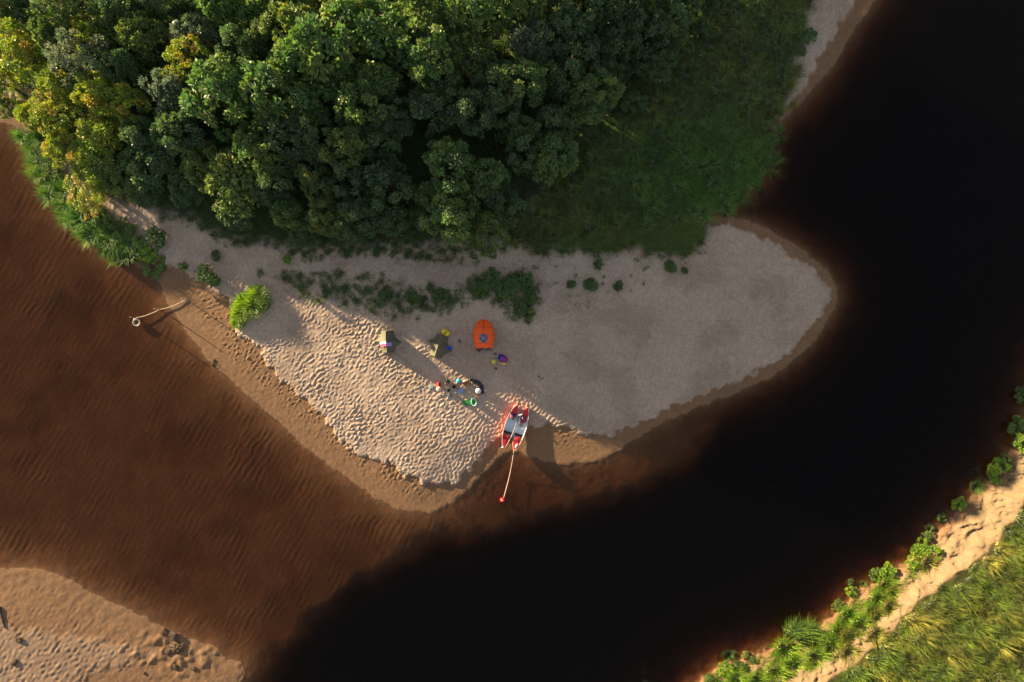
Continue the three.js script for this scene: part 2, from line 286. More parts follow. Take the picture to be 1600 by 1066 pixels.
// kinds of tree: yellowing, mid green, silvery, deep green, olive
const SPECIES = {
  yellow: { pal: [[0.255, 0.340, 0.008], [0.205, 0.310, 0.010], [0.310, 0.360, 0.010], [0.135, 0.250, 0.012], [0.350, 0.290, 0.018], [0.235, 0.335, 0.010], [0.275, 0.350, 0.010]], look: 'yellowing', len: 0.235, wid: 0.088, flat: 0.85 },
  green: { pal: [[0.105, 0.220, 0.030], [0.130, 0.240, 0.028], [0.080, 0.185, 0.030], [0.170, 0.255, 0.040]], look: 'bright green', len: 0.27, wid: 0.098, flat: 0.8 },
  silver: { pal: [[0.150, 0.205, 0.110], [0.125, 0.180, 0.090], [0.100, 0.160, 0.070]], look: 'silvery green', len: 0.32, wid: 0.09, flat: 0.8 },
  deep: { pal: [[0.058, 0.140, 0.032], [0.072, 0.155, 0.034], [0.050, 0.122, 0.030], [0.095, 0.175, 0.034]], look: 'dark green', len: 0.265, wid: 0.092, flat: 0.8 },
  olive: { pal: [[0.150, 0.225, 0.024], [0.120, 0.200, 0.024], [0.185, 0.240, 0.024], [0.095, 0.170, 0.024]], look: 'olive green', len: 0.265, wid: 0.092, flat: 0.8 },
};
const BASE_R = 3;
for (const [k, s] of Object.entries(SPECIES)) {
  s.forms = [0, 1, 2, 3].map((v) => {
    const c = crown(100 + v * 13 + k.length * 101, BASE_R, s.flat, [74, 62, 92, 70][v], [100, 92, 106, 98][v], s.len * [1, 1.2, 0.85, 1.1][v], s.wid * [1, 1.15, 0.85, 1.0][v], s.pal);
    return { crown: c.geo, trunk: trunkOf(300 + v + k.length * 7, BASE_R, BASE_R * 1.9, s.flat, c.tips) };
  });
}
// [photo x, photo y of the crown's middle, crown radius in photo pixels, kind, height of the tree in metres]
const FOREST = {
  'along the bare left shore': [[26, 12, 32, 'yellow', 5], [20, 58, 27, 'yellow', 4.5], [56, 96, 38, 'yellow', 5.5], [10, 133, 28, 'yellow', 4.2], [101, 139, 38, 'yellow', 6], [49, 184, 25, 'yellow', 4.5], [92, 184, 32, 'yellow', 5], [98, 228, 25, 'yellow', 4.5], [142, 246, 36, 'yellow', 4], [146, 290, 35, 'yellow', 3.1], [18, 172, 16, 'olive', 2.6]],
  'just behind the shore trees': [[52, 20, 34, 'deep', 5.3], [94, 62, 34, 'green', 6], [161, 66, 36, 'yellow', 6.6], [173, 163, 36, 'yellow', 7], [168, 216, 48, 'yellow', 4.9], [216, 176, 30, 'yellow', 7.5], [190, 278, 40, 'olive', 3.3], [155, 110, 38, 'silver', 7], [124, 28, 48, 'olive', 6.3]],
  'in the left half of the wood': [[210, 18, 42, 'deep', 6.8], [240, 70, 44, 'olive', 7.6], [210, 118, 32, 'deep', 7.4], [255, 260, 42, 'deep', 4.1], [289, 160, 42, 'silver', 8.3], [285, 212, 40, 'deep', 7.4], [319, 66, 36, 'silver', 8.4], [360, 28, 44, 'green', 8.6], [394, 92, 40, 'deep', 9.2], [368, 158, 52, 'green', 9.6], [311, 112, 32, 'yellow', 8.6], [270, 20, 36, 'deep', 7.4], [232, 218, 30, 'deep', 6], [300, 296, 30, 'deep', 3.1], [235, 305, 28, 'deep', 2.8]],
  'along the wood edge above the sand': [[330, 268, 36, 'olive', 5], [388, 284, 55, 'olive', 6], [415, 238, 38, 'green', 8.5], [376, 332, 26, 'deep', 3.6], [454, 338, 32, 'green', 6.5], [501, 300, 30, 'olive', 8], [513, 348, 28, 'olive', 7], [557, 338, 38, 'deep', 6.5], [610, 293, 44, 'deep', 8], [614, 350, 28, 'deep', 5], [430, 300, 34, 'deep', 7.5], [480, 372, 22, 'deep', 4], [660, 340, 24, 'deep', 4.5]],
  'in the tall middle of the wood': [[441, 14, 46, 'green', 9.4], [475, 60, 46, 'olive', 9.9], [524, 105, 60, 'green', 10.8], [455, 124, 46, 'green', 10.3], [443, 166, 50, 'green', 10.2], [610, 74, 46, 'green', 10.9], [655, 46, 50, 'green', 11], [685, 112, 52, 'green', 11.4], [596, 144, 44, 'green', 11], [560, 30, 42, 'olive', 10.2], [738, 38, 52, 'green', 11.3], [736, 100, 44, 'olive', 11.3], [565, 188, 42, 'green', 10.6], [490, 182, 42, 'green', 10.2]],
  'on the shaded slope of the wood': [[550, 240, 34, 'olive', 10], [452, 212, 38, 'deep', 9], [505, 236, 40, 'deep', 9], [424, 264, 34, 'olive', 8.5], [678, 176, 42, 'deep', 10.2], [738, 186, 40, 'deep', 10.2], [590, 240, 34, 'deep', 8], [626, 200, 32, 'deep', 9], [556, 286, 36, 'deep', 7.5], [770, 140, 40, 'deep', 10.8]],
  'in the clump beside the meadow corner': [[708, 268, 42, 'green', 8.5], [762, 284, 42, 'green', 8.5], [678, 312, 33, 'green', 7.5], [716, 334, 44, 'green', 8.2], [760, 362, 36, 'olive', 6], [782, 320, 34, 'deep', 6.5]],
  'along the meadow side of the wood': [[820, 20, 46, 'olive', 11], [812, 138, 42, 'green', 10], [784, 182, 34, 'deep', 9.5], [817, 214, 36, 'green', 8.5], [858, 198, 36, 'deep', 8], [860, 254, 36, 'green', 7.5], [822, 244, 34, 'deep', 8], [836, 84, 38, 'silver', 10.6], [915, 160, 38, 'green', 8], [881, 130, 38, 'deep', 9.5]],
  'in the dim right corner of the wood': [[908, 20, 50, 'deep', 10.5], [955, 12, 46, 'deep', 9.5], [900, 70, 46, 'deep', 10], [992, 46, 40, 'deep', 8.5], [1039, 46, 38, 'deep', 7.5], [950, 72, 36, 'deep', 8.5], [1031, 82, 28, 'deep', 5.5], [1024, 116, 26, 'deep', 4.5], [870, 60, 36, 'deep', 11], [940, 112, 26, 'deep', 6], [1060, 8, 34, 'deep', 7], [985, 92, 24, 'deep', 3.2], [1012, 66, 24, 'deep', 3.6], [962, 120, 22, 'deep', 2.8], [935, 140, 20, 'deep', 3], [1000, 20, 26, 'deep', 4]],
  'standing alone in the meadow': [[1116, 10, 22, 'deep', 4], [1091, 49, 14, 'deep', 2.5], [983, 160, 20, 'deep', 3]],
  'at the top of the picture': [[60, -40, 45, 'olive', 4.5], [150, -45, 50, 'deep', 5], [245, -50, 48, 'deep', 5.8], [340, -45, 50, 'deep', 6.6], [430, -50, 46, 'green', 7.5], [520, -40, 50, 'olive', 8.4], [610, -35, 50, 'green', 9.2], [700, -45, 50, 'green', 10], [790, -45, 48, 'olive', 10], [880, -50, 48, 'deep', 10], [970, -55, 46, 'deep', 9], [1050, -60, 44, 'deep', 7.5], [1130, -75, 40, 'deep', 7], [1010, -120, 46, 'deep', 9], [1090, -140, 46, 'deep', 8.5]],
};
{
  const r = rngOf(77); let v = 0;
  for (const [zone, list] of Object.entries(FOREST)) {
    const seen = {};
    list.sort((a, b) => a[0] - b[0]);
    for (const [px, py, pr, kind, ht] of list) {
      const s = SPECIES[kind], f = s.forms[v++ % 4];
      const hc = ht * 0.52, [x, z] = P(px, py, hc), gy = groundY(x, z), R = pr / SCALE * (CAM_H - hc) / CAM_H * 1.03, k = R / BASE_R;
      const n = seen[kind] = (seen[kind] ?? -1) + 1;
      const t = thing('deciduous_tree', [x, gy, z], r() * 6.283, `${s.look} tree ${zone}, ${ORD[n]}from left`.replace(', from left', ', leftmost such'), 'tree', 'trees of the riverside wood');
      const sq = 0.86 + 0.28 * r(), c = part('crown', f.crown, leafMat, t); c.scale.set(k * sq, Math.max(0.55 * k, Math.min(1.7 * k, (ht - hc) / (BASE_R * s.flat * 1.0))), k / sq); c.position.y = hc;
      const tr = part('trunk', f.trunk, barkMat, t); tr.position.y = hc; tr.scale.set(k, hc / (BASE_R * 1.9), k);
    }
  }
}

// ------------------------------------------------------------------ shrubs, reeds and bank plants
const SHRUB = {
  lime: [[0.220, 0.380, 0.012], [0.260, 0.400, 0.012], [0.180, 0.340, 0.014]],
  leaf: [[0.120, 0.220, 0.022], [0.145, 0.235, 0.020], [0.095, 0.180, 0.024]],
  dim: [[0.075, 0.165, 0.024], [0.095, 0.185, 0.026], [0.062, 0.145, 0.024]],
  gold: [[0.240, 0.260, 0.025], [0.210, 0.245, 0.024], [0.270, 0.250, 0.035]],
};
function tuftGeo(seed, n, rad, h, wid, pal, lean = 0.8) {
  const r = rngOf(seed), L = new Leaves();
  for (let i = 0; i < n; i++) { const a = r() * 6.283, d = rad * Math.sqrt(r()), b = a + (r() - 0.5) * 1.6, c = pal[Math.floor(r() * pal.length)], k = 0.8 + 0.4 * r(), hh = h * (0.55 + 0.6 * r()); L.blade(Math.cos(a) * d, -0.03, Math.sin(a) * d, Math.cos(b), Math.sin(b), hh, hh * lean * (0.25 + r()), wid, tint(c, k * 0.95), tint(c, k * 1.05)); }
  return L.geometry();
}
const shrubForms = {}, tuftForms = {};
for (const [k, pal] of Object.entries(SHRUB)) {
  shrubForms[k] = [0, 1, 2].map((v) => crown(500 + v * 7 + k.charCodeAt(0), 1, 0.75, 34, 52, 0.19, 0.075, pal));
  tuftForms[k] = [0, 1, 2].map((v) => tuftGeo(600 + v * 5 + k.charCodeAt(1), 260, 0.55, 0.85, 0.028, pal, 1.0));
}
const shrubStem = (() => { const r = rngOf(9), gs = []; for (let i = 0; i < 5; i++) { const a = i * 1.257 + r(); gs.push(limb(new THREE.Vector3(0, -0.75, 0), new THREE.Vector3(Math.cos(a) * 0.6, 0.3 * r(), Math.sin(a) * 0.6), 0.035, 0.012, 0.3, r, 3)); } return mergeGeometries(gs); })();
const RS = rngOf(55);
/** leafy shrub: crown radius in photo pixels, height in metres */
function shrub(px, py, pr, h, kind, label, group, name = 'shrub') {
  const [x, gy, z] = on(px, py), k = pr / SCALE, t = thing(name, [x, gy, z], RS() * 6.283, label, 'shrub', group), f = shrubForms[kind][Math.floor(RS() * 3)];
  const c = part('foliage', f.geo, leafMat, t); c.scale.set(k, h / 1.5, k); c.position.y = h * 0.5;
  const s = part('stem', shrubStem, stemMat, t); s.scale.set(k, h / 1.5, k); s.position.y = h * 0.5;
}
function tuft(px, py, pr, h, kind, label, group, name = 'grass_tussock') {
  const [x, gy, z] = on(px, py), k = pr / SCALE / 0.95, m = part(name, tuftForms[kind][Math.floor(RS() * 3)], grassMat);
  m.position.set(x, gy, z); m.rotation.y = RS() * 6.283; m.scale.set(k, h / 0.85, k); tag(m, label, 'plant', group);
}
// bright bush on the beach: a dense wall of blades and leaves
{
  const [x, gy, z] = on(392, 482), t = thing('willow_bush', [x, gy, z], 0, 'vivid lime green bush alone on the beach left of the tents', 'shrub'), r = rngOf(91), L = new Leaves();
  for (const [bx, by, br, bh] of [[405, 462, 16, 1.2], [398, 478, 19, 1.4], [385, 475, 17, 1.2], [378, 490, 15, 1.1], [374, 503, 11, 0.8], [412, 474, 12, 1.0]]) {
    const [qx, , qz] = on(bx, by), R = br / SCALE;
    for (let i = 0; i < 620; i++) { const a = r() * 6.283, d = R * Math.sqrt(r()), b = a + (r() - 0.5) * 1.2, c = SHRUB.lime[Math.floor(r() * 3)], h = bh * (0.5 + 0.6 * r()) * (1 - 0.35 * (d / R) ** 2); L.blade(qx - x + Math.cos(a) * d, 0, qz - z + Math.sin(a) * d, Math.cos(b), Math.sin(b), h, h * (0.15 + 0.4 * r()), 0.024, tint(c, 0.75 + 0.4 * r()), tint(c, 0.9 + 0.4 * r())); }
  }
  part('foliage', L.geometry(), grassMat, t);
  const s = part('stem', shrubStem, stemMat, t); s.position.y = 0.5;
}
// bank plants opposite: [x, y, radius px, height, form, colour]
const BANK = [[1592, 612, 14, 1.2, 's', 'dim', 'topmost of the bank shrubs, half in shade'], [1586, 664, 17, 1.4, 's', 'leaf', 'below the shaded shrub'], [1594, 690, 16, 1.3, 's', 'lime', 'where the bare slope begins'], [1562, 722, 11, 1.0, 's', 'leaf', 'small, touching a larger bright shrub'], [1555, 740, 20, 1.2, 's', 'lime', 'broad, above the bare slope'], [1516, 736, 7, 0.6, 't', 'leaf', 'tiny, standing in the water'], [1521, 759, 11, 0.7, 't', 'leaf', 'narrow, at the waterline'], [1493, 787, 13, 1.1, 's', 'lime', 'at the foot of the crumbling slope'], [1466, 807, 8, 0.7, 's', 'leaf', 'small, uppermost of a close trio'], [1449, 823, 8, 0.6, 's', 'leaf', 'small, middle of a close trio'], [1446, 838, 10, 0.8, 's', 'leaf', 'lowest of a close trio'], [1434, 856, 15, 1.1, 's', 'lime', 'round, crowning a cluster of four'], [1422, 877, 13, 1.0, 's', 'lime', 'waterside one in a cluster of four'], [1453, 861, 13, 1.0, 's', 'lime', 'landside one in a cluster of four'], [1462, 888, 16, 0.8, 't', 'gold', 'long and low on a slumped turf'], [1384, 892, 16, 1.1, 's', 'lime', 'wide one beside the muddy landing'], [1362, 896, 10, 0.9, 's', 'leaf', 'dark companion of the wide one'], [1325, 909, 7, 0.5, 's', 'leaf', 'tiny, offshore of the muddy landing'], [1328, 923, 9, 0.7, 's', 'lime', 'small, on the muddy landing'], [1346, 910, 5, 0.4, 't', 'leaf', 'tiniest, on the muddy landing'], [1380, 915, 18, 1.1, 't', 'lime', 'top of the long green spur'], [1372, 938, 17, 1.1, 't', 'lime', 'middle of the long green spur'], [1364, 955, 15, 1.0, 't', 'lime', 'foot of the long green spur'], [1408, 936, 14, 0.8, 't', 'gold', 'top of the slumped turf ridge'], [1398, 955, 14, 0.8, 't', 'gold', 'middle of the slumped turf ridge'], [1382, 972, 15, 0.8, 't', 'gold', 'lower end of the slumped turf ridge'], [1368, 992, 15, 0.8, 't', 'gold', 'below the slumped turf ridge'], [1308, 946, 10, 0.7, 's', 'leaf', 'small, between landing and reeds'], [1325, 965, 20, 1.1, 't', 'lime', 'right of the great fan clump'], [1345, 978, 18, 1.0, 't', 'lime', 'farther right of the great fan clump'], [1312, 988, 20, 1.1, 't', 'lime', 'beside the great fan clump'], [1335, 1003, 18, 0.9, 't', 'gold', 'above the footpath'], [1300, 1012, 20, 1.0, 't', 'lime', 'behind the great fan clump'], [1275, 1030, 20, 1.0, 't', 'lime', 'beside the lower sand strip'], [1328, 1022, 16, 0.8, 't', 'gold', 'near the end of the lip'], [1225, 1012, 22, 1.1, 't', 'lime', 'at the root of the great fan clump'], [1240, 1040, 20, 0.9, 't', 'lime', 'low, behind the waterline sand'], [1208, 1050, 18, 0.9, 't', 'lime', 'lower, behind the waterline sand'], [1180, 1062, 18, 0.9, 't', 'lime', 'near the bottom border'], [1150, 1040, 13, 0.8, 's', 'leaf', 'on the little point'], [1128, 1042, 15, 0.9, 's', 'lime', 'bright one on the little point'], [1163, 1020, 8, 0.6, 's', 'gold', 'in the water, offshore of the little point'], [1137, 1022, 9, 0.5, 't', 'dim', 'drowned, offshore of the little point'], [1175, 1030, 6, 0.4, 's', 'leaf', 'tiny, on the sand of the little point'], [1148, 1060, 16, 0.8, 't', 'lime', 'cut by the bottom border'], [1108, 1056, 11, 0.7, 's', 'leaf', 'lowest along the waterline'], [1018, 1062, 5, 0.5, 't', 'lime', 'alone in the river at the bottom border']];
for (const [x, y, pr, h, form, kind, where] of BANK) {
  const look = { lime: 'lime green', leaf: 'fresh green', dim: 'dull green', gold: 'golden green' }[kind];
  if (form === 's') shrub(x, y, pr * 0.98, h * 0.8, kind, `${look} shrub on the far bank, ${where}`, 'plants of the far bank', 'bank_shrub');
  else tuft(x, y, pr * 1.12, h * 0.95, kind, `${look} grass clump on the far bank, ${where}`, 'plants of the far bank');
}
{ // the great fan of reeds
  const [x, gy, z] = on(1248, 985), r = rngOf(44), L = new Leaves();
  for (let i = 0; i < 620; i++) { const a = r() * 6.283, d = 1.35 * Math.sqrt(r()), b = -1.2 + (r() - 0.5) * 2.6, c = r() < 0.7 ? SHRUB.leaf[i % 3] : SHRUB.lime[i % 3], h = 1.1 + 1.1 * r(); L.blade(Math.cos(a) * d * 1.3, -0.05, Math.sin(a) * d * 0.7, Math.cos(b), Math.sin(b), h, h * (0.45 + 0.75 * r()), 0.040, tint(c, 0.7 + 0.4 * r()), tint(c, 0.9 + 0.4 * r())); }
  const m = part('reed_clump', L.geometry(), grassMat); m.position.set(x, gy, z); tag(m, 'large green fan of reeds leaning over the water from the far bank', 'reeds');
}
// camp-side shrubs
for (const [x, y, pr, h, kind, label] of [
  [332, 436, 11, 0.7, 'dim', 'dark green shrub on the sandy path, lower of two'], [337, 400, 9, 0.6, 'dim', 'small dark green shrub on the sandy path, upper of two'], [318, 425, 12, 0.5, 'dim', 'low dark shrub left of the sandy path shrubs'], [288, 417, 7, 0.6, 'leaf', 'small yellow-green shrub above the stake line beach'], [340, 440, 8, 0.5, 'leaf', 'light green sprout at the beach edge above the bush'],
  [450, 405, 7, 0.7, 'lime', 'small bright lime sprig below the wood edge'], [603, 462, 12, 0.9, 'dim', 'round green shrub above the first olive tent'], [644, 468, 11, 0.9, 'dim', 'round green shrub above the second olive tent'], [690, 462, 11, 0.8, 'dim', 'green shrub in the dark patch above the yellow bag'], [824, 490, 10, 0.9, 'leaf', 'dark green shrub right of the orange tent'], [828, 462, 13, 0.9, 'dim', 'shrub at the right end of the dark thicket'], [812, 475, 10, 0.8, 'dim', 'shrub inside the right end of the dark thicket'], [792, 448, 18, 1.0, 'dim', 'broad dark shrub above the orange tent'], [766, 440, 16, 0.9, 'dim', 'dark shrub at the middle of the right thicket'], [748, 456, 14, 0.8, 'dim', 'dark shrub nearest above the orange tent'], [815, 440, 14, 0.9, 'dim', 'dark shrub at the top of the right thicket'],
  [924, 446, 12, 0.7, 'dim', 'green shrub on open sand, largest of three'], [966, 446, 9, 0.6, 'dim', 'green shrub on open sand, rightmost of three'], [893, 444, 8, 0.5, 'dim', 'green shrub on open sand, leftmost of three'], [934, 412, 8, 0.6, 'dim', 'green shrub just below the meadow edge'], [1048, 418, 11, 0.5, 'dim', 'shrub at the tip of the meadow on pale sand'], [1070, 422, 6, 0.4, 'dim', 'small shrub beside the meadow tip'],
  [240, 415, 18, 0.6, 'leaf', 'leafy shrub overhanging the river at the end of the reeds'], [222, 385, 20, 0.9, 'leaf', 'shrub between the reeds and the sandy path'], [250, 375, 16, 0.9, 'dim', 'dark shrub beside the top of the sandy path'], [195, 365, 20, 1.1, 'leaf', 'shrub behind the reeds, second up the shore'], [165, 345, 18, 1.5, 'leaf', 'shrub behind the reeds, third up the shore'], [232, 395, 16, 0.7, 'lime', 'bright shrub near the overhanging shrub'],
  [1240, 165, 6, 0.4, 'gold', 'yellow sprig at the meadow border by the upper beach'], [1260, 55, 14, 0.7, 'dim', 'low shrub on the upper beach'], [1250, 80, 10, 0.6, 'dim', 'small low shrub on the upper beach'],
]) shrub(x, y, pr, h, kind, label, 'camp-side shrubs');

function along(list, h = 0) { const p = plan(list, h), c = new THREE.CatmullRomCurve3(p.map(([x, z]) => new THREE.Vector3(x, 0, z))); return c; }
/** one mass of blades scattered where `where(x, z)` says how dense (0..1) */
function scatter(name, label, geoms, box, tries, where, size, cols, seed, sink = 0.02) {
  const r = rngOf(seed), spots = geoms.map(() => []), m4 = new THREE.Matrix4(), q = new THREE.Quaternion(), up = new THREE.Vector3(0, 1, 0), e = new THREE.Euler();
  for (let i = 0; i < tries; i++) {
    const x = mix(box[0], box[2], r()), z = mix(box[1], box[3], r()), w = where(x, z); if (r() >= w) continue;
    const s = size[0] + (size[1] - size[0]) * r() * (size[2] ? size[2](x, z) : 0.5 + 0.5 * w), c = cols(x, z, r);
    spots[Math.floor(r() * geoms.length)].push([x, groundY(x, z) - sink, z, s, s * (0.7 + 0.5 * r()), r() * 6.283, c]);
  }
  spots.forEach((list, k) => {
    if (!list.length) return;
    const im = new THREE.InstancedMesh(geoms[k], grassMat, list.length); im.name = numbered(name); im.castShadow = im.receiveShadow = true;
    list.forEach(([x, y, z, s, sy, a, c], i) => { q.setFromEuler(e.set(0, a, 0)); im.setMatrixAt(i, m4.compose(new THREE.Vector3(x, y, z), q, new THREE.Vector3(s, sy, s))); im.setColorAt(i, lin(...c)); });
    scene.add(im); tag(im, label, 'grass', null, 'stuff');
  });
}
const plainTuft = (seed, n, rad, h, wid, lean) => tuftGeo(seed, n, rad, h, wid, [[1, 1, 1], [0.85, 0.9, 0.8], [1.1, 1.02, 0.9]], lean);
const T6 = plainTuft(6, 70, 0.30, 0.95, 0.020, 0.75), T7 = plainTuft(7, 60, 0.24, 1.05, 0.018, 0.9), T8 = plainTuft(8, 30, 0.30, 0.55, 0.018, 1.5);
const T1 = plainTuft(1, 16, 0.16, 0.45, 0.016, 1.2), T2 = plainTuft(2, 16, 0.22, 0.5, 0.014, 1.6), T3 = plainTuft(3, 40, 0.34, 0.75, 0.020, 1.0), T4 = plainTuft(4, 46, 0.42, 0.7, 0.018, 1.3), T5 = plainTuft(5, 10, 0.12, 0.14, 0.014, 1.5);
const box = (a, b, c, d) => { const [x0, z0] = P(a, b), [x1, z1] = P(c, d); return [x0, z0, x1, z1]; };
// meadow: dull, laid-over grass, lusher towards the water's corner
const lushAt = P(1120, 280);
scatter('meadow_grass', 'green meadow grass between the wood and the shaded shore', [T4, T8, T6, T1], box(780, -70, 1330, 400), 42000, (x, z) => { const d = meadow(x, z) + 1.5 * fbm(x * 0.55, z * 0.55, 4); return sm(-1.0, 0.9, d) * (0.10 + 0.90 * sm(-0.30, 0.30, fbm(x * 0.7, z * 0.7, 3))); }, [0.3, 1.75, (x, z) => 0.15 + 0.85 * sm(-0.1, 0.45, fbm(x * 0.9 + 12, z * 0.9, 3))], (x, z, r) => { const l = 1 - sm(3, 11, Math.hypot((x - lushAt[0]) * 0.8, (z - lushAt[1]) * 1.4)), b = sm(-0.3, 0.5, fbm(x * 0.12 + 4, z * 0.12, 3)), k = 0.5 + 1.0 * r(); return [mix(mix(0.100, 0.150, b), 0.100, l) * k, mix(mix(0.180, 0.185, b), 0.225, l) * k, mix(0.036, 0.034, l) * k]; }, 301);
// tall reeds along the left shore
scatter('shore_reeds', 'bright green reeds in a band along the left shore', [T6, T7], box(30, 190, 300, 450), 7000, (x, z) => { const d = isle(x, z), [ex, ez] = P(222, 404); const end = sm(0, 2, (ex - x) * 0.7 + (ez - z) * 0.7), lo = P(48, 208); return sm(-0.9, -0.3, d) * (1 - sm(1.4, 2.3, d)) * end * sm(0, 1, z - lo[1]) * (0.25 + 0.75 * sm(-0.25, 0.3, n2(x * 0.8, z * 0.8))); }, [0.6, 1.7, (x, z) => 0.2 + 0.8 * sm(-0.5, 0.5, n2b(x * 0.6, z * 0.6))], (x, z, r) => { const k = 0.45 + 0.9 * r(), g = r() < 0.5 * sm(-0.2, 0.6, n2(x * 0.5 + 9, z * 0.5)); return g ? [0.17 * k, 0.28 * k, 0.03 * k] : [0.085 * k, 0.215 * k, 0.026 * k]; }, 302);
// tall grass of the far bank's top
scatter('bank_grass', 'tall tussocky grass on top of the far bank', [T6, T7, T4], box(1080, 720, 1680, 1130), 8000, (x, z) => sm(-0.1, 0.35, top(x, z) + 0.25 + 0.25 * n2(x * 0.8, z * 0.8)) * (0.30 + 0.7 * sm(-0.3, 0.35, n2(x * 0.8, z * 0.8))), [0.7, 1.6], (x, z, r) => { const b = sm(-0.1, 0.55, n2(x * 0.45 + 3, z * 0.45) + 0.5 * (r() - 0.5)), k = 0.55 + 0.8 * r(); return [mix(0.140, 0.330, b) * k, mix(0.240, 0.330, b) * k, mix(0.016, 0.050, b) * k]; }, 303);
// dark thicket between the wood and the tents
const thick = makeSD(plan([[408, 425], [440, 428], [500, 430], [560, 425], [620, 440], [690, 450], [725, 440], [760, 425], [800, 424], [835, 440], [838, 480], [820, 500], [770, 478], [735, 470], [715, 478], [690, 492], [640, 494], [560, 486], [500, 470], [450, 450]]));
const under = makeSD(plan([[240, 345], [300, 350], [345, 385], [390, 395], [430, 385], [470, 415], [560, 398], [640, 405], [700, 415], [740, 410], [810, 385], [860, 380], [900, 384], [900, 340], [600, 330], [300, 320]]));
scatter('undergrowth', 'dark green ground cover at the foot of the wood and above the tents', [T1, T8, T5], box(220, 300, 920, 510), 40000, (x, z) => { const n = 1.2 * fbm(x * 0.45, z * 0.45, 4), d = Math.max(thick(x, z), under(x, z) * 0.9) + n; return sm(-0.3, 0.5, d) * (0.10 + 0.85 * sm(-0.12, 0.32, fbm(x * 0.8 + 8, z * 0.8, 4))); }, [0.35, 0.85], (x, z, r) => { const k = 0.6 + 0.7 * r(); return [0.085 * k, 0.165 * k, 0.034 * k]; }, 304);
// thin tufts on the open sand and along the meadow's ragged edge
const fringe = makeSD(plan([[880, 380], [950, 370], [975, 352], [1030, 344], [1088, 346], [1094, 372], [1066, 396], [1030, 396], [995, 384], [950, 392], [900, 392]]));
const ragged = makeSD(plan([[800, 400], [860, 392], [940, 385], [1000, 372], [1090, 362], [1100, 400], [1050, 440], [960, 470], [880, 485], [840, 470]]));
scatter('meadow_fringe', 'dense low green growth spilling from the meadow onto the sand', [T8, T1, T4], box(800, 340, 1110, 420), 5200, (x, z) => sm(-0.3, 1.0, fringe(x, z) + 2.0 * fbm(x * 0.75, z * 0.75, 4)), [0.3, 1.1], (x, z, r) => { const k = 0.6 + 0.8 * r(); return [0.105 * k, 0.175 * k, 0.034 * k]; }, 308);
const tongue = makeSD(plan([[975, 360], [1030, 352], [1085, 352], [1092, 375], [1060, 395], [1020, 392], [985, 385]]));
scatter('sand_tufts', 'sparse dark tufts scattered on the pale sand below the meadow', [T5, T1], box(780, 330, 1120, 500), 9000, (x, z) => { const t = sm(-0.2, 0.6, tongue(x, z) + 0.6 * fbm(x * 0.7, z * 0.7, 3)); return Math.max(t, sm(-1, 1.5, ragged(x, z)) * sm(0.22, 0.5, fbm(x * 0.55 + 20, z * 0.8, 4)) * 0.6); }, [0.5, 1.0], (x, z, r) => { const k = 0.6 + 0.6 * r(); return [0.085 * k, 0.155 * k, 0.030 * k]; }, 305);
// grass on the slumped far bank between the plants
scatter('slope_grass', 'lime and golden grass on the slumped slope of the far bank', [T8, T1], box(1090, 880, 1440, 1080), 2600, (x, z) => { const b = bank(x, z), t = top(x, z), [cx, cz] = P(1330, 985); return b > 0.3 && t < -1.9 ? sm(6, 3, 1) + (1 - sm(3, 8.5, Math.hypot(x - cx, (z - cz) * 1.2))) * sm(0.0, 0.35, fbm(x * 0.7, z * 0.7, 3)) : 0; }, [0.5, 1.2], (x, z, r) => { const k = 0.7 + 0.7 * r(), g = r() < 0.3; return g ? [0.24 * k, 0.27 * k, 0.03 * k] : [0.165 * k, 0.30 * k, 0.016 * k]; }, 306);
// drowned weed at the bottom border
scatter('river_weed', 'pale drowned weed lying in the river at the bottom border', [T2], box(890, 1035, 1010, 1080), 500, (x, z) => 0.35 * sm(0.0, 0.4, n2(x * 0.7, z * 0.7) + 0.1), [0.7, 1.2], (x, z, r) => [0.08, 0.08, 0.045], 307, -1.1);
// leafy understorey on the forest floor, seen through the gaps between the crowns
scatter('understorey', 'leafy green understorey on the floor of the wood', [T4, T8], box(-30, -80, 1060, 390), 16000, (x, z) => sm(0.2, 2.5, forest(x, z)) * (0.45 + 0.4 * n2(x * 0.3, z * 0.3)), [0.6, 1.7], (x, z, r) => { const k = 0.6 + 0.7 * r(); return [0.075 * k, 0.150 * k, 0.026 * k]; }, 309);
// ------------------------------------------------------------------ the camp
const V3 = (x, y, z) => new THREE.Vector3(x, y, z);
const tube = (pts, r, seg = 16, rad = 6, closed = false) => new THREE.TubeGeometry(new THREE.CatmullRomCurve3(pts.map((p) => (p.isVector3 ? p : V3(...p))), closed), seg, r, rad, closed);
function patch(f, nu = 8, nv = 8) {                       // sheet from f(u, v) -> [x, y, z]
  const p = [], uv = [], ix = [];
  for (let j = 0; j <= nv; j++) for (let i = 0; i <= nu; i++) { p.push(...f(i / nu, j / nv)); uv.push(i / nu, j / nv); }
  for (let j = 0; j < nv; j++) for (let i = 0; i < nu; i++) { const a = j * (nu + 1) + i; ix.push(a, a + nu + 1, a + 1, a + 1, a + nu + 1, a + nu + 2); }
  const g = new THREE.BufferGeometry(); g.setAttribute('position', new THREE.Float32BufferAttribute(p, 3)); g.setAttribute('uv', new THREE.Float32BufferAttribute(uv, 2)); g.setIndex(ix); g.computeVertexNormals(); return g;
}
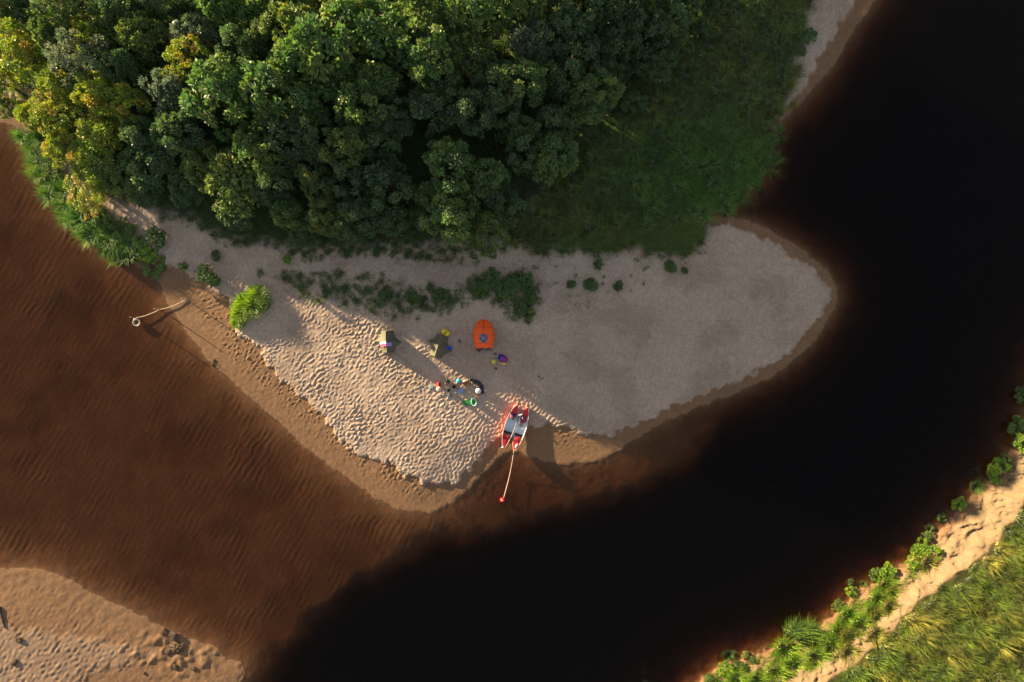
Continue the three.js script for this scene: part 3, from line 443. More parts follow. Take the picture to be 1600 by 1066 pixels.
const weaveTex = (() => { const N = 128, t = new Uint8Array(N * N * 4), r = rngOf(64); for (let j = 0; j < N; j++) for (let i = 0; i < N; i++) { const v = 128 + 60 * Math.sin(i * Math.PI / 4) * Math.sin(j * Math.PI / 4) + (r() - 0.5) * 90; t.set([v, v, v, 255], (j * N + i) * 4); } const x = new THREE.DataTexture(t, N, N); x.wrapS = x.wrapT = THREE.RepeatWrapping; x.magFilter = THREE.LinearFilter; x.repeat.set(3, 3); x.needsUpdate = true; return x; })();
const fabric = (r, g, b, rough = 0.75) => M(r, g, b, rough, { bumpMap: weaveTex, bumpScale: 0.004 });
const quadPanel = (a, b, c, d, sag, pull = 0) => patch((u, v) => { const q = [0, 1, 2].map((k) => mix(mix(a[k], b[k], u), mix(d[k], c[k], u), v)); const s = Math.sin(Math.PI * u) * Math.sin(Math.PI * v) * sag; q[1] -= s; q[0] *= 1 - s * 0.15; const pl = 1 - pull * Math.sin(Math.PI * u) * v; q[0] *= pl; q[2] *= 1 - (1 - pl) * 0.35; return q; }, 10, 8);
/** soft bag: a rounded, creased lump lying on the ground; sizes in metres */
function lump(seed, sx, sy, sz, crease = 0.12, pow = 2.6) {
  const g = new THREE.IcosahedronGeometry(1, 4), p = g.attributes.position;
  for (let i = 0; i < p.count; i++) {
    const x = p.getX(i), y = p.getY(i), z = p.getZ(i), k = 1 / Math.pow(Math.abs(x) ** pow + Math.abs(y) ** pow + Math.abs(z) ** pow, 1 / pow), n = 1 + crease * n3(x * 1.7 + seed, y * 1.7, z * 1.7 - seed) - crease * 0.6 * Math.abs(n3(x * 3.1, y * 3.1 + seed, z * 3.1));
    p.setXYZ(i, x * k * n * sx / 2, Math.max(-0.98, y * k * n) * sy / 2 + sy / 2, z * k * n * sz / 2);
  }
  g.computeVertexNormals(); return g;
}
const rope = M(0.62, 0.56, 0.46, 0.9), metal = M(0.4, 0.4, 0.4, 0.35, { metalness: 0.9 }), wood = M(0.42, 0.36, 0.28, 0.9), black = M(0.012, 0.012, 0.014, 0.6), white = M(0.8, 0.8, 0.78, 0.5);

// --- olive tents: ridge with a vestibule pulled out to a point on each side
function oliveTent(px, py, turn, label) {
  const t = thing('tent', on(px, py), turn, label, 'tent', 'olive tents on the sand'), H = 1.22;
  const TL = [-0.66, 0, -1.18], TR = [0.66, 0, -1.18], BR = [0.66, 0, 1.18], BL = [-0.66, 0, 1.18], L = [-1.5, 0, -0.15], R = [1.5, 0, 0.15], A = [0, 0.96, -1.12], B = [0, 0.96, 1.12], C = [0, H, 0];
  const fly = fabric(0.105, 0.104, 0.066);
  part('fly_panel', quadPanel(A, C, L, TL, 0.07, 0.24), fly, t); part('fly_panel', quadPanel(C, B, BL, L, 0.07, 0.24), fly, t);
  part('fly_panel', quadPanel(C, A, TR, R, 0.07, 0.24), fly, t); part('fly_panel', quadPanel(B, C, R, BR, 0.07, 0.24), fly, t);
  part('end_panel', quadPanel(TL, TR, A, A, 0.03), fly, t); part('end_panel', quadPanel(BR, BL, B, B, 0.03), fly, t);
  part('ridge_pole', tube([[0, 0.975, -1.16], [0, H + 0.015, 0], [0, 0.975, 1.16]], 0.014, 12), M(0.20, 0.20, 0.13, 0.6), t);
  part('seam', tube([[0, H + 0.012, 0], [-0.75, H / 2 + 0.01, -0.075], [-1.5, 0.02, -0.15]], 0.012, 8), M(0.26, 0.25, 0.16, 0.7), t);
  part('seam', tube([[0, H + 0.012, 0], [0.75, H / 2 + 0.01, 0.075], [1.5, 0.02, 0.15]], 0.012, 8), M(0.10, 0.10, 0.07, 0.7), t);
  part('groundsheet', patch((u, v) => [mix(-0.64, 0.64, u), 0.02, mix(-1.15, 1.15, v)], 2, 2), M(0.04, 0.045, 0.04), t);
  for (const [x, z] of [[-0.66, -1.18], [0.66, -1.18], [0.66, 1.18], [-0.66, 1.18]]) { const dx = Math.sign(x) * 0.12, dz = Math.sign(z) * 0.35; part('guy_line', tube([[x, 0.02, z], [x + dx, 0.03, z + dz]], 0.008, 2, 4), rope, t); const g = new THREE.CylinderGeometry(0.008, 0.004, 0.16, 6); g.rotateX(dz); g.translate(x + dx, 0.04, z + dz); part('peg', g, metal, t); }
  return t;
}
oliveTent(606, 534, 0.06, 'olive two-pointed tent with a pink and white towel across it');
oliveTent(686, 541, -0.32, 'olive two-pointed tent with a yellow bag at its back');
{ // towel over the first tent's ridge
  const [x, y, z] = on(606, 534), T = thing('beach_towel', [x, y, z], 0.06, 'white towel striped pink and lavender, draped over the tent roof', 'towel');
  const roof = (a) => 1.22 - Math.abs(a) * 0.80;
  const cloth = (u0, u1) => (u, v) => { const a = mix(u0, u1, u), b = mix(-0.06, 0.44, v) + 0.05 * Math.sin(a * 5); return [a, roof(a) + 0.045 + 0.012 * Math.sin(b * 21 + a * 6), b + 0.05]; };
  part('white_stripe', patch((u, v) => cloth(-0.72, 0.06)(u, v * 0.48), 12, 6), white, T);
  part('pink_stripe', patch((u, v) => cloth(-0.72, 0.06)(u, 0.48 + v * 0.52), 12, 6), M(0.72, 0.07, 0.20, 0.8), T);
  part('lavender_stripe', patch((u, v) => cloth(0.06, 0.50)(u, 0.15 + v * 0.8), 10, 6), M(0.34, 0.28, 0.72, 0.8), T);
}
{ // blue cloth on the second tent's shaded side
  const [x, , z] = on(702, 544), g = patch((u, v) => [mix(-0.3, 0.3, u), 0.42 - 0.24 * u + 0.05 * Math.sin(u * 9 + v * 7) + 0.05 * Math.sin(v * 5), mix(-0.2, 0.2, v)], 10, 8);
  const m = part('cloth', g, M(0.02, 0.07, 0.42, 0.7)); m.position.set(x, groundY(x, z) + 0.02, z); m.rotation.y = -0.3; tag(m, 'crumpled bright blue cloth on the shaded side of the second olive tent', 'cloth');
}
{ // --- the orange dome tent
  const T = thing('dome_tent', on(756, 522), 0.02, 'bright orange dome tent with a dark crossed roof window', 'tent');
  const us = [0, 0.05, 0.15, 0.3, 0.5, 0.7, 0.88, 1], ws = [0.10, 0.52, 0.78, 1.0, 1.12, 1.09, 0.99, 0.88], hs = [0.04, 0.32, 0.62, 0.95, 1.25, 1.30, 1.08, 0.82];
  const at = (arr, u) => { let k = 0; while (k < us.length - 2 && u > us[k + 1]) k++; const t = (u - us[k]) / (us[k + 1] - us[k]), p0 = arr[Math.max(0, k - 1)], p1 = arr[k], p2 = arr[k + 1], p3 = arr[Math.min(arr.length - 1, k + 2)]; return 0.5 * (2 * p1 + (p2 - p0) * t + (2 * p0 - 5 * p1 + 4 * p2 - p3) * t * t + (3 * p1 - p0 - 3 * p2 + p3) * t * t * t); };
  const sag = (u) => Math.abs(Math.sin(u * Math.PI * 3.3)) * 0.05;
  const S = (u, a, o = 0) => { const w = at(ws, u), h = at(hs, u), c = Math.cos(a), s = Math.sin(a), e = 0.75; return [Math.sign(c) * Math.pow(Math.abs(c), e) * (w + o) * -1, Math.pow(Math.max(0, s), 0.85) * (h + o) - sag(u) * 0.5 * s, mix(-1.58, 1.5, u)]; };
  const orange = fabric(0.95, 0.115, 0.008, 0.6), seamM = M(0.55, 0.10, 0.02, 0.6), dark = M(0.02, 0.03, 0.06, 0.6);
  const cuts = [0, 0.3, 0.55, 0.84, 1], arc = [0, Math.PI * 0.36, Math.PI * 0.64, Math.PI];
  for (let i = 0; i < 4; i++) for (let j = 0; j < 3; j++) part('fly_panel', patch((u, v) => S(mix(cuts[i], cuts[i + 1], u), mix(arc[j], arc[j + 1], v)), 8, 8), orange, T);
  for (const u of cuts.slice(1)) part('pole_sleeve', tube(Array.from({ length: 15 }, (_, k) => S(u, Math.PI * k / 14, 0.012)), 0.017, 28), seamM, T);
  part('zip', tube(Array.from({ length: 10 }, (_, k) => S(mix(0.02, 0.40, k / 9), Math.PI / 2, 0.02)), 0.020, 20), dark, T);
  const win = part('roof_window', patch((u, v) => S(mix(0.52, 0.80, u), mix(0.415, 0.585, v) * Math.PI, 0.03), 8, 8), M(0.07, 0.085, 0.16, 0.3), T);
  for (const s of [0, 1]) part('cross_strap', tube(Array.from({ length: 8 }, (_, k) => S(mix(0.53, 0.79, k / 7), (s ? mix(0.425, 0.575, k / 7) : mix(0.575, 0.425, k / 7)) * Math.PI, 0.05)), 0.020, 14), M(0.62, 0.60, 0.62), win);
  part('hem', tube([S(0.53, 0.42 * Math.PI, 0.04), S(0.53, 0.5 * Math.PI, 0.04), S(0.53, 0.58 * Math.PI, 0.04)], 0.012, 6), seamM, win);
  part('door', patch((u, v) => { const p = S(1, mix(0.18, 0.82, u) * Math.PI); return [p[0] * mix(1, 0.7, v), p[1] * (1 - 0.7 * v), p[2] - 0.12 - 0.3 * v]; }, 10, 4), M(0.09, 0.08, 0.09), T);
  part('groundsheet', patch((u, v) => [mix(-0.85, 0.85, u), 0.03, mix(-1.2, 1.75, v)], 2, 2), M(0.10, 0.095, 0.10), T);
  for (const [s, u] of [[-1, 0.3], [1, 0.3], [-1, 0.84], [1, 0.84]]) { const p = S(u, s < 0 ? 0.01 : Math.PI - 0.01); part('guy_line', tube([[p[0], 0.35, p[2]], [p[0] - s * -0.35 * Math.sign(p[0]) * s, 0.02, p[2]]], 0.008, 2, 4), rope, T); }
}

// --- canoes
function canoe(px, py, turn, label, tilt, roll = 0) {
  const [x, y, z] = on(px, py), t = thing('canoe', [x, y + 0.02 + Math.abs(roll) * 0.3, z], turn, label, 'canoe', 'canoes drawn up at the point'); t.rotation.order = 'YXZ'; t.rotation.x = tilt; t.rotation.z = roll;
  const L = 2.48, beam = (s) => 0.56 * Math.pow(Math.max(0, 1 - Math.pow(Math.abs(s), 2.1)), 0.78), sheer = (s) => 0.37 + 0.34 * Math.pow(Math.abs(s), 3), keel = (s) => 0.30 * Math.pow(Math.abs(s), 7);
  const hull = (off) => patch((u, v) => { const s = (u * 2 - 1) * (1 - off * 0.25), a = v * 2 - 1, b = Math.max(0, beam(s) - off), f = Math.abs(a), k = Math.sign(a) * Math.pow(f, 0.62), yy = Math.pow(f, 3.0); return [k * b, keel(s) + off + (sheer(s) - keel(s) - off) * yy, s * L]; }, 44, 18);
  part('hull', hull(0), M(0.92, 0.120, 0.022, 0.45), t);
  part('hull_lining', hull(0.022), M(0.68, 0.76, 0.80, 0.5), t);
  for (const s of [-1, 1]) part('gunwale', tube(Array.from({ length: 17 }, (_, k) => { const q = (k / 16 * 2 - 1) * 0.985; return [s * beam(q), sheer(q) + 0.008, q * L]; }), 0.017, 40), M(0.74, 0.72, 0.70, 0.45), t);
  for (const s of [-1, 1]) part('deck', patch((u, v) => { const q = s * mix(0.60, 0.985, u), b = beam(q) - 0.01, a = v * 2 - 1; return [a * b, sheer(q) + 0.03 * (1 - a * a) + 0.004, q * L]; }, 8, 6), M(0.58, 0.016, 0.030, 0.4), t);
  const seat = new RoundedBoxGeometry(2 * beam(0.28) - 0.06, 0.035, 0.27, 2, 0.012); seat.translate(0, 0.25, 0.30 * L); part('seat', seat, black, t);
  const thw = new RoundedBoxGeometry(2 * beam(-0.02) - 0.02, 0.03, 0.06, 2, 0.01); thw.translate(0, 0.33, -0.02 * L); part('thwart', thw, M(0.55, 0.55, 0.52), t);
  for (const q of [-0.42, 0.12]) part('rib', tube(Array.from({ length: 9 }, (_, k) => { const a = k / 8 * 2 - 1, b = beam(q) - 0.03; return [Math.sign(a) * Math.pow(Math.abs(a), 0.62) * b, keel(q) + 0.035 + (sheer(q) - 0.04) * Math.pow(Math.abs(a), 3), q * L]; }), 0.012, 14), M(0.60, 0.62, 0.62), t);
  for (const s of [-1, 1]) part('tow_ring', new THREE.TorusGeometry(0.035, 0.010, 6, 12).translate(0, sheer(0.98) + 0.02, s * 0.975 * L), metal, t);
  return t;
}
const canoeA = canoe(796, 665, -0.315, 'red canoe lying left of its twin, with a paddle across it', -0.035, -0.15);
const canoeB = canoe(813.5, 669.5, -0.305, 'red canoe lying right of its twin, bow rope to the buoy', -0.035);
const inCanoe = (c, x, y, z) => { c.updateMatrixWorld(true); return V3(x, y, z).applyMatrix4(c.matrixWorld); };
function stow(c, name, geo, mat, [x, y, z], turn, label, category, strap) {
  const p = inCanoe(c, x, y, z);
  const g = thing(name, [p.x, p.y, p.z], turn + c.rotation.y, label, category); part('body', geo, mat, g);
  if (strap) part('strap', strap, black, g);
}
const rollTop = (w, h, d) => tube(Array.from({ length: 17 }, (_, k) => { const a = k / 16 * Math.PI; return [Math.cos(a) * w * 0.51, Math.sin(a) * h * 1.0 + 0.01, 0.02]; }), 0.018, 20);
const redBag = fabric(0.50, 0.010, 0.016, 0.5), crimson = fabric(0.36, 0.008, 0.040, 0.55);
stow(canoeA, 'dry_bag', lump(1, 0.66, 0.34, 0.62, 0.10, 3.4), redBag, [0, 0.08, 1.22], 0, 'red dry bag behind the seat of the canoe with the paddle', 'bag', rollTop(0.66, 0.42));
stow(canoeB, 'dry_bag', lump(2, 0.70, 0.36, 0.52, 0.10, 3.4), redBag, [0, 0.10, 1.2], 0.2, 'bright red dry bag behind the seat of the rope-moored canoe', 'bag', rollTop(0.72, 0.46));
stow(canoeB, 'dry_bag', lump(3, 0.50, 0.30, 0.7, 0.14, 3), crimson, [0, 0.12, -1.22], 0, 'crimson dry bag in the top end of the rope-moored canoe', 'bag', rollTop(0.52, 0.40));
stow(canoeB, 'dry_bag', lump(8, 0.50, 0.30, 0.38, 0.14, 3), crimson, [0.05, 0.08, -0.82], 0.5, 'small crimson sack next to the long crimson bag', 'bag');
stow(canoeB, 'jug', lump(4, 0.20, 0.3, 0.46, 0.05), M(0.75, 0.72, 0.66, 0.5), [0.10, 0.42, 1.86], -0.25, 'whitish jug on the lower deck of the rope-moored canoe', 'jug');
stow(canoeB, 'bottle', new THREE.CapsuleGeometry(0.05, 0.2, 4, 10).rotateX(1.5), white, [-0.16, 0.42, -1.15], 0.4, 'small white bottle among the crimson bags', 'bottle');
stow(canoeA, 'jacket', lump(5, 0.42, 0.34, 0.45, 0.25), M(0.015, 0.02, 0.12, 0.8), [0.12, 0.18, -1.22], 0.3, 'navy jacket heaped in the top end of the paddle canoe', 'jacket');
stow(canoeA, 'bundle', lump(6, 0.30, 0.36, 0.38, 0.25), M(0.62, 0.20, 0.30, 0.8), [-0.16, 0.18, -1.05], 0.2, 'pink bundle next to the navy jacket', 'bundle');
stow(canoeA, 'bundle', lump(7, 0.34, 0.22, 0.22, 0.2), M(0.42, 0.22, 0.03, 0.8), [0.12, 0.16, -0.82], -0.4, 'mustard and brown bundle below the navy jacket', 'bundle');
stow(canoeA, 'dry_bag', lump(9, 0.40, 0.28, 0.40, 0.12, 3), crimson, [0, 0.16, -1.38], 0.1, 'dark red bag in the top tip of the paddle canoe', 'bag', rollTop(0.4, 0.32));
stow(canoeA, 'fender', new THREE.CapsuleGeometry(0.07, 0.14, 4, 10).rotateZ(1.2), white, [-0.10, 0.70, 2.36], 0.4, 'small white fender at the lower tip of the paddle canoe', 'fender');
{ // paddle across the left canoe
  const p = inCanoe(canoeA, 0.15, 0.47, -1.12), T = thing('paddle', [p.x, p.y, p.z], 0.27, 'white-bladed paddle with an orange shaft laid across the canoe', 'paddle');
  part('shaft', tube([[-0.95, 0, 0], [0, 0.01, 0], [0.35, 0, 0]], 0.017, 8), M(0.75, 0.22, 0.05, 0.5), T);
  const bl = new THREE.SphereGeometry(1, 14, 8); bl.scale(0.30, 0.018, 0.095); bl.translate(0.58, 0, 0); part('blade', bl, white, T);
  part('grip', tube([[-0.95, 0, -0.07], [-0.95, 0, 0.07]], 0.020, 4), M(0.75, 0.40, 0.12, 0.5), T);
}
{ // mooring buoy and its rope
  const tip = inCanoe(canoeB, 0, 0.62, 2.44), [bx, bz] = P(785, 781), T = thing('mooring_buoy', [bx, 0, bz], 0, 'red ball buoy floating in the brown shallows below the canoes', 'buoy');
  const g = new THREE.SphereGeometry(0.27, 24, 16); g.translate(0, 0.13, 0); part('float', g, M(0.72, 0.012, 0.016, 0.3, { clearcoat: 0.6 }), T);
  part('eye', new THREE.TorusGeometry(0.05, 0.018, 8, 14).translate(0, 0.42, 0), M(0.75, 0.6, 0.55, 0.5), T);
  part('collar', new THREE.CylinderGeometry(0.07, 0.09, 0.05, 14).translate(0, 0.385, 0), M(0.7, 0.45, 0.42, 0.5), T);
  const pts = [], n = 9; for (let k = 0; k <= n; k++) { const u = k / n, X = mix(tip.x, bx + 0.15, u) + 0.12 * Math.sin(u * 3.1), Z = mix(tip.z, bz - 0.3, u); pts.push(V3(X, mix(tip.y, 0.12, Math.min(1, u * 2.2)) + 0.06, Z)); }
  tag(part('mooring_rope', tube(pts, 0.034, 40), M(0.62, 0.48, 0.40, 0.9)), 'pale rope from the canoe to the red buoy', 'rope');
}
{ // stakes in the shallows, a rope over their tops and a coil on the last
  const bases = [[292, 468], [250, 484], [214, 497]], tops = [];
  const which = ['weathered stake standing on the wet beach, nearest the bush', 'weathered stake at the waterline, middle of three', 'weathered stake in the river beside the rope coil'];
  bases.forEach(([px, py], i) => {
    const [x, z] = P(px, py), gy = groundY(x, z), h = 1.42 - gy, T = thing('stake', [x, gy, z], i * 1.3, which[i], 'stake', 'stakes of the beach line');
    const g = limb(V3(0, -0.4, 0), V3(0.03, h, 0.02), 0.062, 0.045, 0.06, rngOf(i + 3), 6); part('post', g, wood, T); part('binding', new THREE.TorusGeometry(0.062, 0.016, 6, 14).rotateX(Math.PI / 2).translate(0.03, h - 0.08, 0.02), rope, T);
    tops.push(V3(x, Math.max(0.06, gy + 0.06), z));
  });
  const p = []; for (let i = 0; i < 2; i++) for (let k = 0; k < 6; k++) { const u = k / 6; p.push(V3(mix(tops[i].x, tops[i + 1].x, u), mix(tops[i].y, tops[i + 1].y, u) + 0.02, mix(tops[i].z, tops[i + 1].z, u) + (i ? 0.10 : 0.16) * Math.sin(Math.PI * u))); }
  p.push(tops[2].clone().add(V3(-0.30, 0, 0.05)), tops[2].clone().add(V3(-0.38, 0, 0.35)));
  tag(part('line_rope', tube(p, 0.036, 60), M(0.50, 0.42, 0.32, 0.9)), 'pale rope lying from stake to stake into the river', 'rope');
  const T = thing('rope_coil', [tops[2].x - 0.02, 0.04, tops[2].z + 0.44], 0, 'round grey coil of rope floating at the river end of the stakes', 'rope'), c = M(0.46, 0.43, 0.39, 0.9);
  for (let k = 0; k < 4; k++) part('turn', new THREE.TorusGeometry(0.28 + (k % 2) * 0.09, 0.052, 8, 28).rotateX(Math.PI / 2 + 0.05 * (k - 1)).translate(0.02 * k, 0.055 * k, 0.015 * k), c, T);
}
// --- loose gear: [name, x, y, turn, size x/y/z, colour, label, category, crease]
function gear(name, px, py, turn, [sx, sy, sz], mat, label, category, crease = 0.15, extras) {
  const T = thing(name, on(px, py, -0.01), turn, label, category); part('body', lump(px * 0.37 + py, sx, sy, sz, crease), mat, T); extras?.(T); return T;
}
const strapOver = (w, h, z = 0, m = black, r = 0.03) => (T) => part('strap', tube(Array.from({ length: 15 }, (_, k) => { const a = k / 14 * Math.PI; return [Math.cos(a) * w * 0.52, Math.sin(a) * h * 1.01, z]; }), r, 24), m, T);
gear('duffel_bag', 696.5, 519.5, -0.5, [0.92, 0.46, 0.66], fabric(0.78, 0.60, 0.012, 0.5), 'yellow duffel bag with a black strap behind the second olive tent', 'bag', 0.10, (T) => { strapOver(0.66, 0.46, 0.05, black, 0.045)(T); T.children[1].rotation.y = 1.25; part('handle', tube([[-0.25, 0.42, -0.2], [-0.1, 0.5, -0.22], [0.1, 0.5, -0.22], [0.25, 0.42, -0.2]], 0.016), black, T); });
gear('sleeping_bag', 785, 560, -0.55, [1.0, 0.40, 0.72], fabric(0.035, 0.02, 0.16, 0.7), 'dark navy sleeping bag heap beside the orange tent door', 'bedding', 0.2, strapOver(0.9, 0.36, 0.1));
gear('blanket', 786, 561, -0.6, [0.62, 0.60, 0.46], fabric(0.20, 0.045, 0.50, 0.7), 'violet blanket bundled on the navy sleeping bag', 'bedding', 0.22);
gear('jacket', 790, 562.5, -0.7, [0.46, 0.55, 0.50], fabric(0.42, 0.012, 0.05, 0.7), 'dark red jacket on the right of the violet blanket', 'jacket', 0.24);
gear('stuff_sack', 787.5, 568, -0.3, [0.44, 0.30, 0.26], fabric(0.80, 0.62, 0.12, 0.6), 'pale yellow stuff sack at the foot of the violet blanket', 'bag', 0.12, strapOver(0.4, 0.3, 0, black, 0.015));
gear('dry_bag', 771.5, 565, 0.2, [0.42, 0.40, 0.46], fabric(0.72, 0.62, 0.05, 0.5), 'round lemon yellow bag below the orange tent', 'bag', 0.08, strapOver(0.3, 0.4, 0, M(0.5, 0.42, 0.04), 0.02));
function shoes(px, py, turn, mat, label) {
  const T = thing('pair_of_shoes', on(px, py), turn, label, 'shoes');
  for (const s of [-1, 1]) { const g = new THREE.SphereGeometry(1, 12, 8); g.scale(0.055, 0.06, 0.15); g.translate(s * 0.08, 0.055, 0.03 * s); const m = part('shoe', g, mat, T); part('opening', new THREE.TorusGeometry(0.04, 0.012, 6, 12).rotateX(Math.PI / 2).translate(s * 0.08, 0.112, -0.05 + 0.03 * s), black, m); }
}
shoes(774, 553, 0.6, M(0.10, 0.05, 0.04), 'dark brown shoes outside the orange tent door');
shoes(774.5, 576, 0.2, M(0.02, 0.02, 0.02), 'black shoes on the sand below the lemon yellow bag');
shoes(718, 533, -0.9, M(0.05, 0.045, 0.05), 'dark shoes between the second olive tent and the orange tent');
shoes(748, 549, 0.3, M(0.25, 0.10, 0.05), 'rust coloured sandals left of the orange tent door');
shoes(758, 609.5, 0.25, white, 'white shoes right of the person in the white hat');
gear('tarp_heap', 732, 629, 0.1, [1.15, 0.14, 0.62], M(0.020, 0.20, 0.040, 0.6), 'crumpled dark green tarp on the sand below the campers', 'tarp', 0.35);
{ // mint tub
  const T = thing('soft_tub', on(740.5, 628), 0.12, 'mint green oval tub with a dark inside on the tarp', 'tub');
  const pf = [[0.20, 0.0], [0.27, 0.03], [0.31, 0.16], [0.33, 0.30], [0.30, 0.32], [0.27, 0.28], [0.24, 0.08], [0, 0.06]].map(([a, b]) => new THREE.Vector2(a, b)), g = new THREE.LatheGeometry(pf, 28); g.scale(0.85, 1, 1.3); part('wall', g, M(0.10, 0.50, 0.28, 0.5), T);
  part('rim', new THREE.TorusGeometry(0.315, 0.035, 8, 32).rotateX(Math.PI / 2).scale(0.85, 1, 1.3).translate(0, 0.31, 0), M(0.55, 0.80, 0.66, 0.4), T);
  part('liner', new THREE.CircleGeometry(0.24, 24).rotateX(-Math.PI / 2).scale(0.85, 1, 1.3).translate(0, 0.07, 0), M(0.012, 0.10, 0.06, 0.5), T);
}
gear('plastic_bag', 720.5, 611, 0.5, [0.62, 0.24, 0.52], M(0.20, 0.36, 0.58, 0.3), 'pale blue plastic bag in the middle of the campers', 'bag', 0.38, (T) => part('handle', tube([[-0.1, 0.2, 0.05], [-0.05, 0.3, 0.08], [0.08, 0.3, 0.02], [0.12, 0.2, 0]], 0.016), M(0.3, 0.45, 0.62), T));
gear('plastic_bag', 673.5, 605, -0.3, [0.50, 0.16, 0.44], M(0.30, 0.42, 0.42, 0.35), 'greyish teal plastic bag left of the camper in red', 'bag', 0.4);
function pot(px, py, r, mat, label) { const T = thing('cooking_pot', on(px, py), px, label, 'pot'); part('bowl', new THREE.LatheGeometry([[0, 0], [r * 0.9, 0.0], [r, 0.03], [r, r * 1.2], [r * 0.94, r * 1.2], [r * 0.9, 0.04], [0, 0.03]].map(([a, b]) => new THREE.Vector2(a, b)), 20), mat, T); part('handle', tube([[r, r, 0], [r * 1.9, r * 1.1, 0], [r * 2.4, r * 1.05, 0]], 0.014), black, T); }
pot(701.5, 610, 0.14, M(0.015, 0.02, 0.016, 0.5), 'black pot at the left of the cooking place');
pot(709.5, 604.5, 0.17, M(0.02, 0.022, 0.015, 0.5), 'larger black pot amid the campers');
pot(706, 607.5, 0.07, M(0.55, 0.55, 0.5, 0.4), 'small pale cup between the two black pots');
pot(725.5, 605, 0.07, M(0.6, 0.62, 0.55, 0.4), 'small white cup above the pale blue bag');
pot(709, 609.5, 0.06, M(0.5, 0.5, 0.55, 0.4), 'small grey cup right of the left black pot');
gear('food_sack', 703, 618, 0.4, [0.42, 0.16, 0.34], M(0.10, 0.13, 0.15, 0.7), 'slate grey sack below the left black pot', 'bag', 0.3);
{ // dark curved sleeping mat
  const T = thing('foam_mat', on(748, 603), 0, 'dark slate foam mat curving behind the camper in the white hat', 'mat');
  const arc = (u, o) => { const a = mix(-1.75, 0.35, u); return [Math.cos(a) * (0.85 + o) - 0.45, Math.sin(a) * (1.0 + o) + 0.5]; };
  part('sheet', patch((u, v) => { const [x, z] = arc(u, mix(-0.19, 0.19, v)); return [x, 0.07 + 0.03 * Math.sin(u * 7 + v * 2), z]; }, 20, 4), M(0.035, 0.045, 0.055, 0.8), T);
  for (const o of [-0.19, 0.19]) part('edge', tube(Array.from({ length: 14 }, (_, k) => { const [x, z] = arc(k / 13, o); return [x, 0.07 + 0.03 * Math.sin(k / 13 * 7 + (o > 0 ? 2 : 0)), z]; }), 0.014, 26), M(0.05, 0.06, 0.07), T);
}

// ------------------------------------------------------------------ people
const SKIN = [0.55, 0.30, 0.20];
const POSES = {
  knees: { pel: [0, 0.14, 0], chest: [0, 0.50, -0.06], neck: [0, 0.66, -0.02], head: [0, 0.80, 0.05], knee: [0.15, 0.42, 0.36], ank: [0.13, 0.08, 0.60], toe: [0.14, 0.05, 0.76], sh: [0.19, 0.57, -0.05], el: [0.29, 0.36, 0.16], ha: [0.15, 0.42, 0.38] },
  legsOut: { pel: [0, 0.40, 0], chest: [0, 0.76, -0.12], neck: [0, 0.92, -0.12], head: [0, 1.06, -0.07], knee: [0.13, 0.44, 0.42], ank: [0.14, 0.09, 0.74], toe: [0.15, 0.05, 0.92], sh: [0.19, 0.83, -0.11], el: [0.28, 0.58, -0.02], ha: [0.17, 0.52, 0.26] },
  kneel: { pel: [0, 0.30, -0.22], chest: [0, 0.55, 0.08], neck: [0, 0.64, 0.24], head: [0, 0.70, 0.38], knee: [0.15, 0.08, 0.12], ank: [0.12, 0.07, -0.34], toe: [0.12, 0.05, -0.48], sh: [0.19, 0.57, 0.16], el: [0.24, 0.32, 0.28], ha: [0.14, 0.12, 0.46] },
};
